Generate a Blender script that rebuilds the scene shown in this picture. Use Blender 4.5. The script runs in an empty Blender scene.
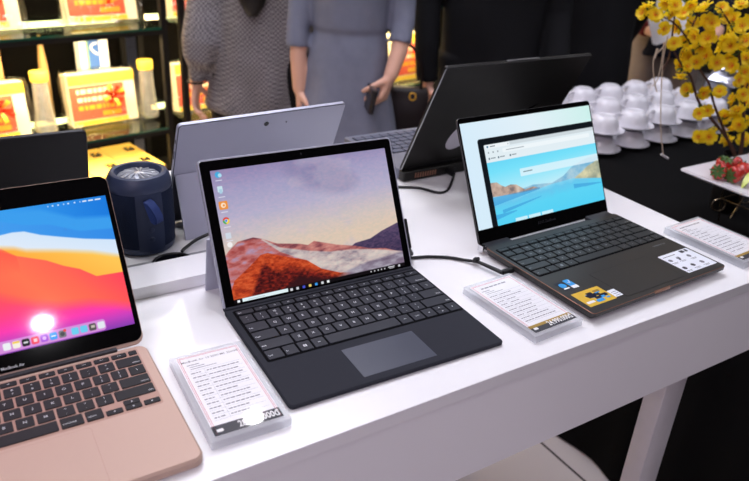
import bpy, math, random
import numpy as np
from mathutils import Vector, Matrix, noise

random.seed(7)
R = math.radians
PI = math.pi
sc = bpy.context.scene
COL = sc.collection
TZ = 0.90                      # height of the white display table
YA = R(33.4)                   # direction of its front edge
CA, SA = math.cos(YA), math.sin(YA)


def T(X, Y, z=TZ):             # table frame -> world
    return Vector((.0975 + CA * X - SA * Y, .6575 + SA * X + CA * Y, z))


def lin(c):
    out = []
    for v in c[:3]:
        v = v / 255.0
        out.append(v / 12.92 if v <= .04045 else ((v + .055) / 1.055) ** 2.4)
    return out


# ------------------------------------------------------------------ materials
def mat(name, col, rough=.5, metal=0., spec=.5, coat=0., vary=.06, nscale=40., bump=0., bscale=200., emit=None, estr=0.):
    m = bpy.data.materials.new(name)
    m.use_nodes = True
    nt = m.node_tree
    b = nt.nodes['Principled BSDF']
    b.inputs['Roughness'].default_value = rough
    b.inputs['Metallic'].default_value = metal
    b.inputs['Specular IOR Level'].default_value = spec
    b.inputs['Coat Weight'].default_value = coat
    b.inputs['Coat Roughness'].default_value = .03
    c = lin(col)
    tc = nt.nodes.new('ShaderNodeTexCoord')
    nz = nt.nodes.new('ShaderNodeTexNoise')
    nz.inputs['Scale'].default_value = nscale
    nz.inputs['Detail'].default_value = 3
    nt.links.new(tc.outputs['Object'], nz.inputs['Vector'])
    mx = nt.nodes.new('ShaderNodeMix')
    mx.data_type = 'RGBA'
    mx.inputs[6].default_value = (*[v * (1 - vary) for v in c], 1)
    mx.inputs[7].default_value = (*[min(1, v * (1 + vary)) for v in c], 1)
    nt.links.new(nz.outputs['Fac'], mx.inputs[0])
    nt.links.new(mx.outputs[2], b.inputs['Base Color'])
    if bump:
        n2 = nt.nodes.new('ShaderNodeTexNoise')
        n2.inputs['Scale'].default_value = bscale
        n2.inputs['Detail'].default_value = 2
        nt.links.new(tc.outputs['Object'], n2.inputs['Vector'])
        bp = nt.nodes.new('ShaderNodeBump')
        bp.inputs['Strength'].default_value = bump
        bp.inputs['Distance'].default_value = .002
        nt.links.new(n2.outputs['Fac'], bp.inputs['Height'])
        nt.links.new(bp.outputs['Normal'], b.inputs['Normal'])
    if emit:
        b.inputs['Emission Color'].default_value = (*lin(emit), 1)
        b.inputs['Emission Strength'].default_value = estr
    return m


def clear_mat(name, tint=(240, 244, 246), gloss=.10, rough=.06, ior=1.45, bump=0., bscale=20., milky=0.):
    """clear plastic or glass sheet: straight-through light, Fresnel gloss"""
    m = bpy.data.materials.new(name)
    m.use_nodes = True
    nt = m.node_tree
    nt.nodes.remove(nt.nodes['Principled BSDF'])
    out = nt.nodes['Material Output']
    tr = nt.nodes.new('ShaderNodeBsdfTransparent')
    tr.inputs['Color'].default_value = (*lin(tint), 1)
    gl = nt.nodes.new('ShaderNodeBsdfGlossy')
    gl.inputs['Roughness'].default_value = rough
    lw = nt.nodes.new('ShaderNodeLayerWeight')
    lw.inputs['Blend'].default_value = .5
    pw_ = nt.nodes.new('ShaderNodeMath')
    pw_.operation = 'POWER'
    pw_.inputs[1].default_value = 4.
    nt.links.new(lw.outputs['Facing'], pw_.inputs[0])
    ad = nt.nodes.new('ShaderNodeMath')
    ad.operation = 'MULTIPLY_ADD'
    ad.inputs[1].default_value = .45
    ad.inputs[2].default_value = gloss
    nt.links.new(pw_.outputs[0], ad.inputs[0])
    mx = nt.nodes.new('ShaderNodeMixShader')
    nt.links.new(ad.outputs[0], mx.inputs[0])
    nt.links.new(tr.outputs[0], mx.inputs[1])
    nt.links.new(gl.outputs[0], mx.inputs[2])
    last = mx
    if milky:
        df = nt.nodes.new('ShaderNodeBsdfDiffuse')
        df.inputs['Color'].default_value = (.85, .87, .9, 1)
        m2 = nt.nodes.new('ShaderNodeMixShader')
        m2.inputs[0].default_value = milky
        nt.links.new(mx.outputs[0], m2.inputs[1])
        nt.links.new(df.outputs[0], m2.inputs[2])
        last = m2
    if bump:
        tc = nt.nodes.new('ShaderNodeTexCoord')
        n2 = nt.nodes.new('ShaderNodeTexNoise')
        n2.inputs['Scale'].default_value = bscale
        nt.links.new(tc.outputs['Object'], n2.inputs['Vector'])
        bp = nt.nodes.new('ShaderNodeBump')
        bp.inputs['Strength'].default_value = bump
        bp.inputs['Distance'].default_value = .02
        nt.links.new(n2.outputs['Fac'], bp.inputs['Height'])
        nt.links.new(bp.outputs['Normal'], gl.inputs['Normal'])
    nt.links.new(last.outputs[0], out.inputs['Surface'])
    return m


def weave_mat(name, c1, c2, scale, rough=.9):
    m = bpy.data.materials.new(name)
    m.use_nodes = True
    nt = m.node_tree
    b = nt.nodes['Principled BSDF']
    b.inputs['Roughness'].default_value = rough
    b.inputs['Specular IOR Level'].default_value = .2
    tc = nt.nodes.new('ShaderNodeTexCoord')
    ck = nt.nodes.new('ShaderNodeTexChecker')
    ck.inputs['Scale'].default_value = scale
    ck.inputs['Color1'].default_value = (*lin(c1), 1)
    ck.inputs['Color2'].default_value = (*lin(c2), 1)
    nz = nt.nodes.new('ShaderNodeTexNoise')
    nz.inputs['Scale'].default_value = 9
    mx = nt.nodes.new('ShaderNodeMix')
    mx.data_type = 'RGBA'
    mx.blend_type = 'OVERLAY'
    mx.inputs[0].default_value = .35
    nt.links.new(tc.outputs['Object'], ck.inputs['Vector'])
    nt.links.new(tc.outputs['Object'], nz.inputs['Vector'])
    nt.links.new(ck.outputs['Color'], mx.inputs[6])
    nt.links.new(nz.outputs['Fac'], mx.inputs[7])
    nt.links.new(mx.outputs[2], b.inputs['Base Color'])
    return m


def petal_mat():
    m = mat('yellow_petal', (255, 226, 40), .6, vary=.07, nscale=60)
    nt = m.node_tree
    b = nt.nodes['Principled BSDF']
    t = nt.nodes.new('ShaderNodeBsdfTranslucent')
    t.inputs['Color'].default_value = (*lin((255, 226, 30)), 1)
    mx = nt.nodes.new('ShaderNodeMixShader')
    mx.inputs[0].default_value = .45
    nt.links.new(b.outputs[0], mx.inputs[1])
    nt.links.new(t.outputs[0], mx.inputs[2])
    nt.links.new(mx.outputs[0], nt.nodes['Material Output'].inputs['Surface'])
    return m


def screen_mat():
    m = bpy.data.materials.new('lit_screen')
    m.use_nodes = True
    nt = m.node_tree
    b = nt.nodes['Principled BSDF']
    b.inputs['Base Color'].default_value = (.004, .004, .004, 1)
    b.inputs['Roughness'].default_value = .05
    at = nt.nodes.new('ShaderNodeAttribute')
    at.attribute_name = 'Col'
    nt.links.new(at.outputs['Color'], b.inputs['Emission Color'])
    b.inputs['Emission Strength'].default_value = 1.0
    return m


M = dict(
    laminate=mat('white_laminate', (236, 236, 238), .22, vary=.01, nscale=4),
    band_grey=mat('grey_band_surface', (150, 152, 156), .4, vary=.03),
    white_metal=mat('white_painted_metal', (196, 194, 196), .3),
    gold=mat('rose_gold_aluminium', (186, 157, 142), .5, .12, vary=.012, nscale=300),
    gold_dark=mat('rose_gold_edge', (168, 132, 118), .5, .15),
    black_glass=mat('black_glass', (7, 7, 8), .06, vary=.0),
    black=mat('black_plastic', (11, 11, 14), .5, spec=.35),
    hinge=mat('dark_hinge', (44, 44, 50), .4, .2),
    key=mat('black_key', (22, 24, 28), .6, spec=.3),
    legend=mat('key_legend', (205, 208, 212), .6, vary=0),
    legend_dim=mat('key_legend_grey', (140, 146, 150), .6, vary=0),
    alcantara=mat('charcoal_fabric', (40, 42, 50), .85, spec=.25, vary=.08, nscale=900, bump=.15, bscale=1500),
    key_grey=mat('charcoal_key', (37, 40, 49), .6, spec=.3),
    key_shadow=mat('key_gap', (9, 9, 12), .9, spec=.1),
    pad=mat('grey_glass_pad', (62, 66, 80), .3),
    silver=mat('platinum_metal', (176, 178, 194), .42, .12, vary=.01),
    oval=mat('bright_silver_print', (205, 205, 214), .35, .1),
    silver_dark=mat('grey_metal_edge', (92, 94, 104), .4, .5),
    radiator=mat('silver_radiator', (186, 190, 198), .3, .6, vary=.05),
    chrome=mat('bright_metal', (220, 220, 224), .15, 1.),
    pine=mat('dark_pine_metal', (62, 61, 60), .42, .45, vary=.02),
    key_pine=mat('dark_key_screen_tint', (36, 40, 42), .5),  # teal tint reflected from the lit display is put into this colour
    copper=mat('copper_edge', (150, 108, 88), .35, .6),
    slate=mat('slate_grey_metal', (112, 115, 130), .4, .3),
    slate_key=mat('slate_key', (84, 88, 106), .5),
    brushed=mat('black_brushed_metal', (33, 32, 30), .42, .5, vary=.15, nscale=60),
    navy=mat('navy_mesh_fabric', (18, 31, 56), .85, spec=.3, vary=.35, nscale=700, bump=.6, bscale=1100),
    navy_rubber=mat('navy_rubber', (44, 55, 82), .5),
    navy_panel=mat('navy_panel', (30, 43, 72), .6),
    strap=mat('blue_strap', (40, 62, 122), .7),
    cable=mat('black_cable', (14, 14, 16), .4),
    paper=mat('white_paper', (236, 236, 240), .5, coat=1., vary=.01),
    paper_plain=mat('plain_paper', (225, 225, 228), .8, vary=.02),
    ink=mat('grey_ink', (120, 120, 128), .7, coat=.8),
    ink_dark=mat('dark_ink', (52, 52, 60), .6, coat=1.),
    red_line=mat('red_ink', (205, 120, 125), .7, coat=.8),
    white_ink=mat('white_ink', (240, 240, 240), .6, coat=1.),
    gold_ink=mat('olive_gold_ink', (160, 130, 50), .6, coat=.8),
    acrylic=clear_mat('clear_acrylic', (252, 253, 254), .025, .03, 1.49, milky=.36),
    yellow_sticker=mat('yellow_sticker', (214, 176, 62), .35, vary=.08, nscale=120),
    blue_sticker=mat('blue_sticker', (56, 150, 215), .3),
    dark_sticker=mat('dark_sticker', (30, 32, 48), .3),
    white_sticker=mat('white_sticker', (226, 230, 238), .4),
    steel=mat('steel_wire', (180, 165, 140), .25, 1.),
    foil=mat('silver_foil', (170, 173, 182), .28, 1., bump=1., bscale=30),
    china=mat('white_china', (216, 215, 221), .18, vary=.01),
    black_cloth=mat('black_cloth', (9, 9, 10), .95, spec=.1, vary=.2),
    petal=petal_mat(),
    stamen=mat('orange_stamen', (232, 140, 20), .7),
    bark=mat('brown_bark', (74, 48, 36), .8, vary=.3),
    leaf=mat('green_leaf', (60, 92, 30), .6, vary=.2),
    twine=mat('cream_twine', (196, 180, 160), .9),
    berry=mat('red_strawberry', (178, 36, 28), .25, coat=.5, vary=.35, nscale=160, bump=.7, bscale=300),
    melon=mat('green_melon', (196, 210, 110), .4),
    skin=mat('skin', (226, 176, 152), .5, vary=.05, nscale=12),
    hair=mat('black_hair', (18, 14, 13), .4, vary=.3, nscale=90),
    tweed=weave_mat('grey_tweed', (146, 142, 144), (94, 90, 94), 128),
    knit=mat('blue_grey_knit', (126, 130, 148), .9, spec=.15, vary=.14, nscale=26, bump=.3, bscale=260),
    black_wear=mat('black_clothing', (17, 17, 20), .85, spec=.2, vary=.3, nscale=9),
    navy_wear=mat('navy_clothing', (26, 30, 48), .85, spec=.2, vary=.2, nscale=9),
    beige_wear=mat('beige_trousers', (132, 120, 112), .85, spec=.2, vary=.1),
    red_wear=mat('dark_red_sleeve', (110, 20, 24), .8),
    trousers=mat('black_trousers', (15, 14, 17), .85, spec=.2),
    leather=mat('dark_leather', (24, 13, 14), .5, spec=.3, vary=.2),
    phone=mat('dark_phone', (30, 26, 28), .25),
    shelf_black=mat('black_shelf_frame', (16, 13, 12), .7, spec=.15),
    shelf_glass=clear_mat('shelf_glass', (226, 240, 232), .08, .03, 1.5),
    glass_edge=mat('green_glass_edge', (18, 62, 48), .15, spec=.7),
    back_panel=mat('dark_back_panel', (11, 9, 8), .9, spec=.03),
    strip=mat('warm_light_strip', (255, 240, 210), .5, emit=(255, 226, 170), estr=9),
    gift_white=mat('cream_card', (240, 226, 204), .5),
    gift_red=mat('red_card', (222, 96, 74), .45, vary=.15, nscale=30),
    gift_yellow=mat('yellow_card', (246, 204, 70), .5),
    gold_text=mat('gold_print', (248, 190, 60), .4, .2),
    bow=mat('red_gold_ribbon', (222, 60, 30), .25, .3, vary=.4, nscale=25),
    cello=clear_mat('cellophane', (250, 250, 246), .06, .12, 1.35, bump=.8, bscale=14),
    jar=clear_mat('clear_jar', (244, 240, 232), .16, .1, 1.45, bump=.5, bscale=18, milky=.12),
    kraft=mat('kraft_carton', (178, 138, 84), .7),
    yellow_box=mat('yellow_carton', (238, 190, 92), .55, vary=.06, nscale=10),
    brown_box=mat('brown_carton', (96, 62, 36), .6),
    blue_print=mat('blue_print', (54, 96, 168), .5),
    green_print=mat('green_print', (120, 158, 120), .5),
    steel_plain=mat('dull_steel', (150, 150, 152), .3, .9),
    wall=mat('dark_wall', (30, 27, 27), .8, vary=.1, nscale=2),
    wall_light=mat('grey_wall', (150, 140, 140), .8, vary=.05, nscale=2),
    ceiling=mat('ceiling_paint', (84, 80, 82), .9, vary=.03, nscale=2),
    lamp_trim=mat('lamp_trim', (225, 225, 225), .4),
    lamp=mat('lamp_glow', (255, 255, 255), .5, emit=(255, 246, 236), estr=60),
    fill_panel_glow=mat('fill_panel_glow', (255, 255, 255), .5, emit=(244, 244, 255), estr=5),  # glow of the added fill panels
    screen=screen_mat(),
)


# ------------------------------------------------------------------ mesh building
class MB:
    def __init__(s):
        s.v, s.f, s.m = [], [], []

    def add(s, vs, fs, m=0, X=None):
        b = len(s.v)
        for p in vs:
            p = Vector(p)
            s.v.append(tuple(X @ p) if X is not None else tuple(p))
        for f in fs:
            s.f.append(tuple(b + i for i in f))
            s.m.append(m)
        return s

    def rings(s, rings, m=0, X=None, cap=True, closed=True):
        n = len(rings[0])
        vs = [p for r in rings for p in r]
        fs = []
        for i in range(len(rings) - 1):
            for j in range(n if closed else n - 1):
                k = (j + 1) % n
                fs.append((i * n + j, i * n + k, (i + 1) * n + k, (i + 1) * n + j))
        if cap:
            fs.append(tuple(range(n - 1, -1, -1)))
            fs.append(tuple((len(rings) - 1) * n + j for j in range(n)))
        return s.add(vs, fs, m, X)

    def box(s, x0, x1, y0, y1, z0, z1, m=0, X=None):
        return s.rings([[(x0, y0, z), (x1, y0, z), (x1, y1, z), (x0, y1, z)] for z in (z0, z1)], m, X)

    def rbox(s, x0, x1, y0, y1, z0, z1, r=.005, ch=.001, seg=6, m=0, X=None, mch=None):
        def ring(ins, z):
            rr = max(r - ins, 1e-5)
            out = []
            for cx, cy, a0 in ((x1 - r, y1 - r, 0), (x0 + r, y1 - r, 90), (x0 + r, y0 + r, 180), (x1 - r, y0 + r, 270)):
                for i in range(seg + 1):
                    a = R(a0 + 90 * i / seg)
                    out.append((cx + rr * math.cos(a), cy + rr * math.sin(a), z))
            return out
        zs = [(ch, z0), (0, z0 + ch), (0, z1 - ch), (ch, z1)]
        rg = [ring(i, z) for i, z in zs]
        s.rings(rg, m, X)
        if mch is not None:                       # edge colour on the top chamfer
            n = len(rg[0])
            k = len(s.m) - 2 - n
            for i in range(n):
                s.m[k + i] = mch
        return s

    def lathe(s, prof, seg=24, m=0, X=None, cap=True):
        return s.rings([[(r * math.cos(2 * PI * i / seg), r * math.sin(2 * PI * i / seg), z) for i in range(seg)] for r, z in prof], m, X, cap)

    def ellipses(s, lst, seg=24, m=0, X=None):
        """stacked ellipse rings (cx, cy, z, rx, ry)"""
        return s.rings([[(cx + rx * math.cos(2 * PI * i / seg), cy + ry * math.sin(2 * PI * i / seg), z) for i in range(seg)] for cx, cy, z, rx, ry in lst], m, X)

    def tube(s, pts, rad, seg=8, m=0, X=None, round_ends=False, flat=1.):
        P = [Vector(p) for p in pts]
        rs = list(rad) if isinstance(rad, (list, tuple)) else [rad] * len(P)
        if round_ends:
            d0 = (P[0] - P[1]).normalized()
            d1 = (P[-1] - P[-2]).normalized()
            P = [P[0] + d0 * rs[0] * k for k in (.98, .7)] + P + [P[-1] + d1 * rs[-1] * k for k in (.7, .98)]
            rs = [rs[0] * .2, rs[0] * .72] + rs + [rs[-1] * .72, rs[-1] * .2]
        t = (P[1] - P[0]).normalized()
        a = t.orthogonal().normalized()
        rg = []
        for i, p in enumerate(P):
            tt = (P[min(i + 1, len(P) - 1)] - P[max(i - 1, 0)]).normalized()
            a = (a - tt * a.dot(tt)).normalized()
            b = tt.cross(a)
            rg.append([tuple(p + a * (rs[i] * math.cos(2 * PI * k / seg)) + b * (rs[i] * flat * math.sin(2 * PI * k / seg))) for k in range(seg)])
        return s.rings(rg, m, X)

    def ball(s, c, rx, ry=None, rz=None, seg=16, m=0, X=None):
        ry = ry or rx
        rz = rz or rx
        n = seg // 2
        return s.ellipses([(c[0], c[1], c[2] - rz * math.cos(PI * (i + .02) / (n + .04)), rx * math.sin(PI * (i + .02) / (n + .04)), ry * math.sin(PI * (i + .02) / (n + .04))) for i in range(n + 1)], seg, m, X)

    def text(s, txt, size, X, m=0, align='LEFT', bold=0.):
        vs, fs = text_mesh(txt, align, bold)
        return s.add([(x * size, y * size, 0) for x, y in vs], fs, m, X)

    def build(s, name, mats, parent=None, smooth=35, loc=None, rotz=0.):
        me = bpy.data.meshes.new(name)
        me.from_pydata(s.v, [], s.f)
        for k in (mats if isinstance(mats, (list, tuple)) else [mats]):
            me.materials.append(M[k])
        me.polygons.foreach_set('material_index', s.m)
        return link(name, me, parent, smooth, loc, rotz)


def link(name, me, parent=None, smooth=35, loc=None, rotz=0.):
    me.update()
    if smooth:
        me.shade_smooth()
        me.set_sharp_from_angle(angle=R(smooth))
    o = bpy.data.objects.new(name, me)
    COL.objects.link(o)
    if parent is not None:
        o.parent = parent
    if loc is not None:
        o.location = loc
    o.rotation_euler = (0, 0, rotz)
    return o


_TXT = {}


def text_mesh(txt, align, bold):
    k = (txt, align, bold)
    if k not in _TXT:
        cu = bpy.data.curves.new('lettering', 'FONT')
        cu.body = txt
        cu.size = 1.
        cu.align_x = align
        cu.align_y = 'CENTER'
        cu.resolution_u = 2
        cu.offset = bold
        ob = bpy.data.objects.new('lettering', cu)
        COL.objects.link(ob)
        dg = bpy.context.evaluated_depsgraph_get()
        me = bpy.data.meshes.new_from_object(ob.evaluated_get(dg))
        _TXT[k] = ([(v.co.x, v.co.y) for v in me.vertices], [tuple(p.vertices) for p in me.polygons])
        bpy.data.objects.remove(ob)
        bpy.data.curves.remove(cu)
        bpy.data.meshes.remove(me)
    return _TXT[k]


def tag(o, label, cat, group=None):
    o['label'] = label
    o['category'] = cat
    if group:
        o['group'] = group
    return o


def thing(name, label, cat, loc, rotz=0., group=None):
    o = bpy.data.objects.new(name, None)
    o.empty_display_size = .05
    COL.objects.link(o)
    o.location = loc
    o.rotation_euler = (0, 0, rotz)
    return tag(o, label, cat, group)


def struct(o):
    o['kind'] = 'structure'
    return o


def copy_tree(o, parent=None):
    c = o.copy()
    COL.objects.link(c)
    if parent is not None:
        c.parent = parent
    for ch in list(o.children):
        copy_tree(ch, c)
    return c


def plane_matrix(x, y, z, t, sgn=1):
    """plane hinged at (x,y,z), leaning by t; local x along the hinge, y up the plane, z out of it towards -Y"""
    u = Vector((1, 0, 0))
    v = Vector((0, sgn * math.sin(t), math.cos(t)))
    n = u.cross(v)
    X = Matrix.Identity(4)
    for i in range(3):
        X[i][0], X[i][1], X[i][2] = u[i], v[i], n[i]
    X.translation = (x, y, z)
    return X


def tr(x, y, z, rz=0.):
    return Matrix.Translation((x, y, z)) @ Matrix.Rotation(rz, 4, 'Z')


def remesh(parts, voxel, smooth_it=4, amp=0., freq=6., seed=0.):
    """one continuous skin over overlapping shapes"""
    me = bpy.data.meshes.new('skin')
    me.from_pydata(parts.v, [], parts.f)
    ob = bpy.data.objects.new('skin', me)
    COL.objects.link(ob)
    md = ob.modifiers.new('r', 'REMESH')
    md.mode = 'VOXEL'
    md.voxel_size = voxel
    ms = ob.modifiers.new('s', 'SMOOTH')
    ms.iterations = smooth_it
    ms.factor = .5
    dg = bpy.context.evaluated_depsgraph_get()
    out = bpy.data.meshes.new_from_object(ob.evaluated_get(dg))
    bpy.data.objects.remove(ob)
    if amp:
        n = [v.normal.copy() for v in out.vertices]
        for v, nn in zip(out.vertices, n):
            p = Vector((v.co.x * freq + seed, v.co.y * freq, v.co.z * freq * .45))
            v.co += nn * amp * noise.noise(p) * 1.6
    return out


# ------------------------------------------------------------------ lit screens
class Picture:
    """colours over a screen, by place on it in mm"""
    def __init__(s, u0, u1, v0, v1, step):
        s.nx, s.ny = int((u1 - u0) / step) + 1, int((v1 - v0) / step) + 1
        s.u, s.v = np.meshgrid(np.linspace(u0, u1, s.nx), np.linspace(v0, v1, s.ny))
        s.c = np.zeros((s.ny, s.nx, 3))
        s.box = (u0, u1, v0, v1)
        s.st = step

    def fill(s, mask, col):
        mask = np.clip(np.asarray(mask, float), 0, 1)[..., None]
        col = np.asarray(col, float)
        s.c = s.c * (1 - mask) + col * mask

    def over(s, pts, soft=None):
        """1 above a line"""
        k = soft or s.st
        xs, ys = zip(*sorted(pts))
        return np.clip((s.v - np.interp(s.u, xs, ys)) / k + .5, 0, 1)

    def rect(s, u0, u1, v0, v1, col, r=0., alpha=1.):
        k = s.st
        cu, cv = (u0 + u1) / 2, (v0 + v1) / 2
        qx = np.abs(s.u - cu) - (u1 - u0) / 2 + r
        qy = np.abs(s.v - cv) - (v1 - v0) / 2 + r
        d = np.hypot(np.maximum(qx, 0), np.maximum(qy, 0)) + np.minimum(np.maximum(qx, qy), 0) - r
        s.fill(np.clip(.5 - d / k, 0, 1) * alpha, col)

    def disc(s, cu, cv, r, col):
        s.fill(np.clip(.5 - (np.hypot(s.u - cu, s.v - cv) - r) / s.st, 0, 1), col)

    def grad(s, val, stops):
        xs = [a for a, _ in stops]
        return np.stack([np.interp(val, xs, [c[i] for _, c in stops]) for i in range(3)], -1)

    def noise(s, fu, fv, seed=0):
        rng = np.random.default_rng(seed)
        out = np.zeros_like(s.u)
        for o in range(4):
            k = 2 ** o
            g = rng.random((64, 64))
            x, y = (s.u * fu * k) % 63, (s.v * fv * k) % 63
            i, j = x.astype(int), y.astype(int)
            a, b = x - i, y - j
            a, b = a * a * (3 - 2 * a), b * b * (3 - 2 * b)
            out += ((g[j, i] * (1 - a) + g[j, i + 1] * a) * (1 - b) + (g[j + 1, i] * (1 - a) + g[j + 1, i + 1] * a) * b) / k
        return out / 1.875

    def build(s, name, parent, X, z):
        vs = np.stack([s.u / 1000, s.v / 1000, np.full_like(s.u, z)], -1).reshape(-1, 3)
        Xn = np.array(X)
        vs = vs @ Xn[:3, :3].T + Xn[:3, 3]
        i = np.arange(s.ny * s.nx).reshape(s.ny, s.nx)
        fs = np.stack([i[:-1, :-1], i[:-1, 1:], i[1:, 1:], i[1:, :-1]], -1).reshape(-1, 4)
        me = bpy.data.meshes.new(name)
        me.vertices.add(len(vs))
        me.vertices.foreach_set('co', vs.ravel().astype(np.float32))
        me.loops.add(fs.size)
        me.loops.foreach_set('vertex_index', fs.ravel().astype(np.int32))
        me.polygons.add(len(fs))
        me.polygons.foreach_set('loop_start', (np.arange(len(fs)) * 4).astype(np.int32))
        me.update(calc_edges=True)
        c = np.clip(s.c.reshape(-1, 3), 0, 255) / 255
        c = np.where(c <= .04045, c / 12.92, ((c + .055) / 1.055) ** 2.4)
        at = me.color_attributes.new('Col', 'FLOAT_COLOR', 'POINT')
        at.data.foreach_set('color', np.concatenate([c, np.ones((len(c), 1))], 1).ravel().astype(np.float32))
        me.materials.append(M['screen'])
        return link(name, me, parent, 0)


# ------------------------------------------------------------------ keyboards
def build_keys(parent, rows, x0, x1, ztop, kmat, lmat, gap=.0026, h=.0012, size=.0052, X=None, low=False):
    """rows: (y0, y1, [(legend, width), ...]) from the back row to the front one; each key is a mesh of its own"""
    for y0, y1, keys in rows:
        tot = sum(k[1] for k in keys)
        u = (x1 - x0) / tot
        x = x0
        for k in keys:
            w = k[1] * u
            if k[0] is not None:
                a, b, c, d = x + gap / 2, x + w - gap / 2, y0 + gap / 2, y1 - gap / 2
                items = [(k[0], c, d)]
                if k[0] == '^v':
                    mid = (c + d) / 2
                    items = [('\u25b4', mid + .0003, d), ('\u25be', c, mid - .0003)]
                elif k[0] in ('\u25c2', '\u25b8') and low:
                    items = [(k[0], c, (c + d) / 2 - .0003)]
                for lg, cc, dd in items:
                    mb = MB()
                    ox, oy = (a + b) / 2, (cc + dd) / 2
                    mb.rbox(a - ox, b - ox, cc - oy, dd - oy, 0, h, .0012, .0003, 3)
                    if lg in ('\u25b4', '\u25be', '\u25c2', '\u25b8'):
                        an = {'\u25b4': 0, '\u25be': PI, '\u25c2': PI / 2, '\u25b8': -PI / 2}[lg]
                        q = .0012
                        mb.add([(-q, -q * .7, 0), (q, -q * .7, 0), (0, q, 0)], [(0, 1, 2)], 1, Matrix.Translation((0, 0, h + .00006)) @ Matrix.Rotation(an, 4, 'Z'))
                    elif lg == 'win':
                        for sx in (-1, 1):
                            for sy in (-1, 1):
                                mb.box(sx * .0012 - .001, sx * .0012 + .001, sy * .0012 - .001, sy * .0012 + .001, h, h + .00008, 1)
                    elif lg:
                        hh = dd - cc
                        if '|' in lg:
                            p, q = lg.split('|')
                            mb.text(p, size * .8, tr(0, hh * .21, h + .00006), 1, 'CENTER', .01)
                            mb.text(q, size * .8, tr(0, -hh * .21, h + .00006), 1, 'CENTER', .01)
                        elif len(lg) == 1:
                            mb.text(lg, size, tr(0, 0, h + .00006), 1, 'CENTER', .012)
                        elif lg[0] == '>':
                            mb.text(lg[1:], size * .62, tr((b - a) / 2 - .0016, -hh * .24, h + .00006), 1, 'RIGHT', .01)
                        elif lg[0] == '<':
                            mb.text(lg[1:], size * .62, tr(-(b - a) / 2 + .0016, -hh * .1, h + .00006), 1, 'LEFT', .01)
                        else:
                            mb.text(lg, size * .5, tr(0, 0, h + .00006), 1, 'CENTER', .01)
                    o = mb.build('key', [kmat, lmat], parent, 40)
                    o.location = (ox, oy, ztop)
                    if X is not None:
                        o.matrix_local = X @ Matrix.Translation((ox, oy, ztop))
            x += w


def std_rows(y0, pitch, fn_h, fn, bottom, ends=('>delete', '<tab', '<caps lock', '>return', '<shift', '>shift', 1.5)):
    dl, tb, cp, rt, s1, s2, dw = ends
    y = y0
    rows = []
    rows.append((y, y + pitch, bottom)); y += pitch
    rows.append((y, y + pitch, [(s1, 2.25)] + [(k, 1) for k in ('Z', 'X', 'C', 'V', 'B', 'N', 'M', '<|,', '>|.', '?|/')] + [(s2, 2.25)])); y += pitch
    rows.append((y, y + pitch, [(cp, 1.75)] + [(k, 1) for k in 'ASDFGHJKL'] + [(':|;', 1), ('"|\'', 1), (rt, 1.75)])); y += pitch
    rows.append((y, y + pitch, [(tb, 1.5)] + [(k, 1) for k in 'QWERTYUIOP'] + [('{|[', 1), ('}|]', 1), ('||\\' if False else '\\', 1)])); y += pitch
    rows.append((y, y + pitch, [('~|`', 1)] + [(a + '|' + b, 1) for a, b in zip('!@#$%^&*()_+', '1234567890-=')] + [(dl, dw)])); y += pitch
    rows.append((y + .001, y + .001 + fn_h, fn))
    return rows


# ================================================================== SETTING
def slab(name, x0, x1, y0, y1, z0, z1, m):
    return struct(MB().box(x0, x1, y0, y1, z0, z1).build(name, m, smooth=0))


def floor_mat():
    m = mat('floor_tiles', (176, 170, 170), .25)
    nt = m.node_tree
    b = nt.nodes['Principled BSDF']
    tc = nt.nodes.new('ShaderNodeTexCoord')
    mp = nt.nodes.new('ShaderNodeMapping')
    mp.inputs['Rotation'].default_value = (0, 0, -YA)
    mp.inputs['Location'].default_value = (-.123, -.08, 0)
    br = nt.nodes.new('ShaderNodeTexBrick')
    br.offset = 0.
    br.inputs['Scale'].default_value = 1.
    br.inputs['Brick Width'].default_value = .6
    br.inputs['Row Height'].default_value = .6
    br.inputs['Mortar Size'].default_value = .004
    br.inputs['Color1'].default_value = (*lin((184, 178, 178)), 1)
    br.inputs['Color2'].default_value = (*lin((176, 170, 172)), 1)
    br.inputs['Mortar'].default_value = (*lin((60, 56, 56)), 1)
    nt.links.new(tc.outputs['Object'], mp.inputs['Vector'])
    nt.links.new(mp.outputs['Vector'], br.inputs['Vector'])
    nt.links.new(br.outputs['Color'], b.inputs['Base Color'])
    return m


M['floor'] = floor_mat()
slab('floor', -4.2, 5.2, -4.2, 7.2, -.1, 0, 'floor')
slab('ceiling', -4.2, 5.2, -4.2, 7.2, 3.06, 3.16, 'ceiling')
slab('wall_back', -4.2, 5.2, 7.0, 7.2, 0, 3.06, 'wall')
slab('wall_left', -4.2, -4.0, -4, 7.0, 0, 3.06, 'wall')
slab('wall_right', 5.0, 5.2, -4, 7.0, 0, 3.06, 'wall')
slab('wall_front', -4.0, 5.0, -4.2, -4.0, 0, 3.06, 'wall')

# ================================================================== DISPLAY TABLE
tb = thing('display_table', 'long white laminate display table with deep apron carrying the laptops', 'table', T(0, 0, 0), YA)
XL, XR, DEP = -1.6, .676, .80
MB().rbox(XL, XR, 0, DEP, TZ - .018, TZ, .002, .0006, 2).build('table_top', 'laminate', tb)
ap = MB()
ap.box(XL + .003, XR - .003, .0025, .02, TZ - .151, TZ - .0185)
ap.box(XL + .003, XR - .003, DEP - .02, DEP - .0025, TZ - .151, TZ - .0185)
ap.box(XR - .02, XR - .003, .02, DEP - .02, TZ - .151, TZ - .0185)
ap.box(XL + .003, XL + .02, .02, DEP - .02, TZ - .151, TZ - .0185)
ap.build('apron', 'laminate', tb)
for lx in (XL + .06, .5095):
    for ly in (.04, DEP - .1):
        MB().rbox(lx, lx + .056, ly, ly + .036, 0, TZ - .0185, .002, .0008, 2).build('leg', 'white_metal', tb)
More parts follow.
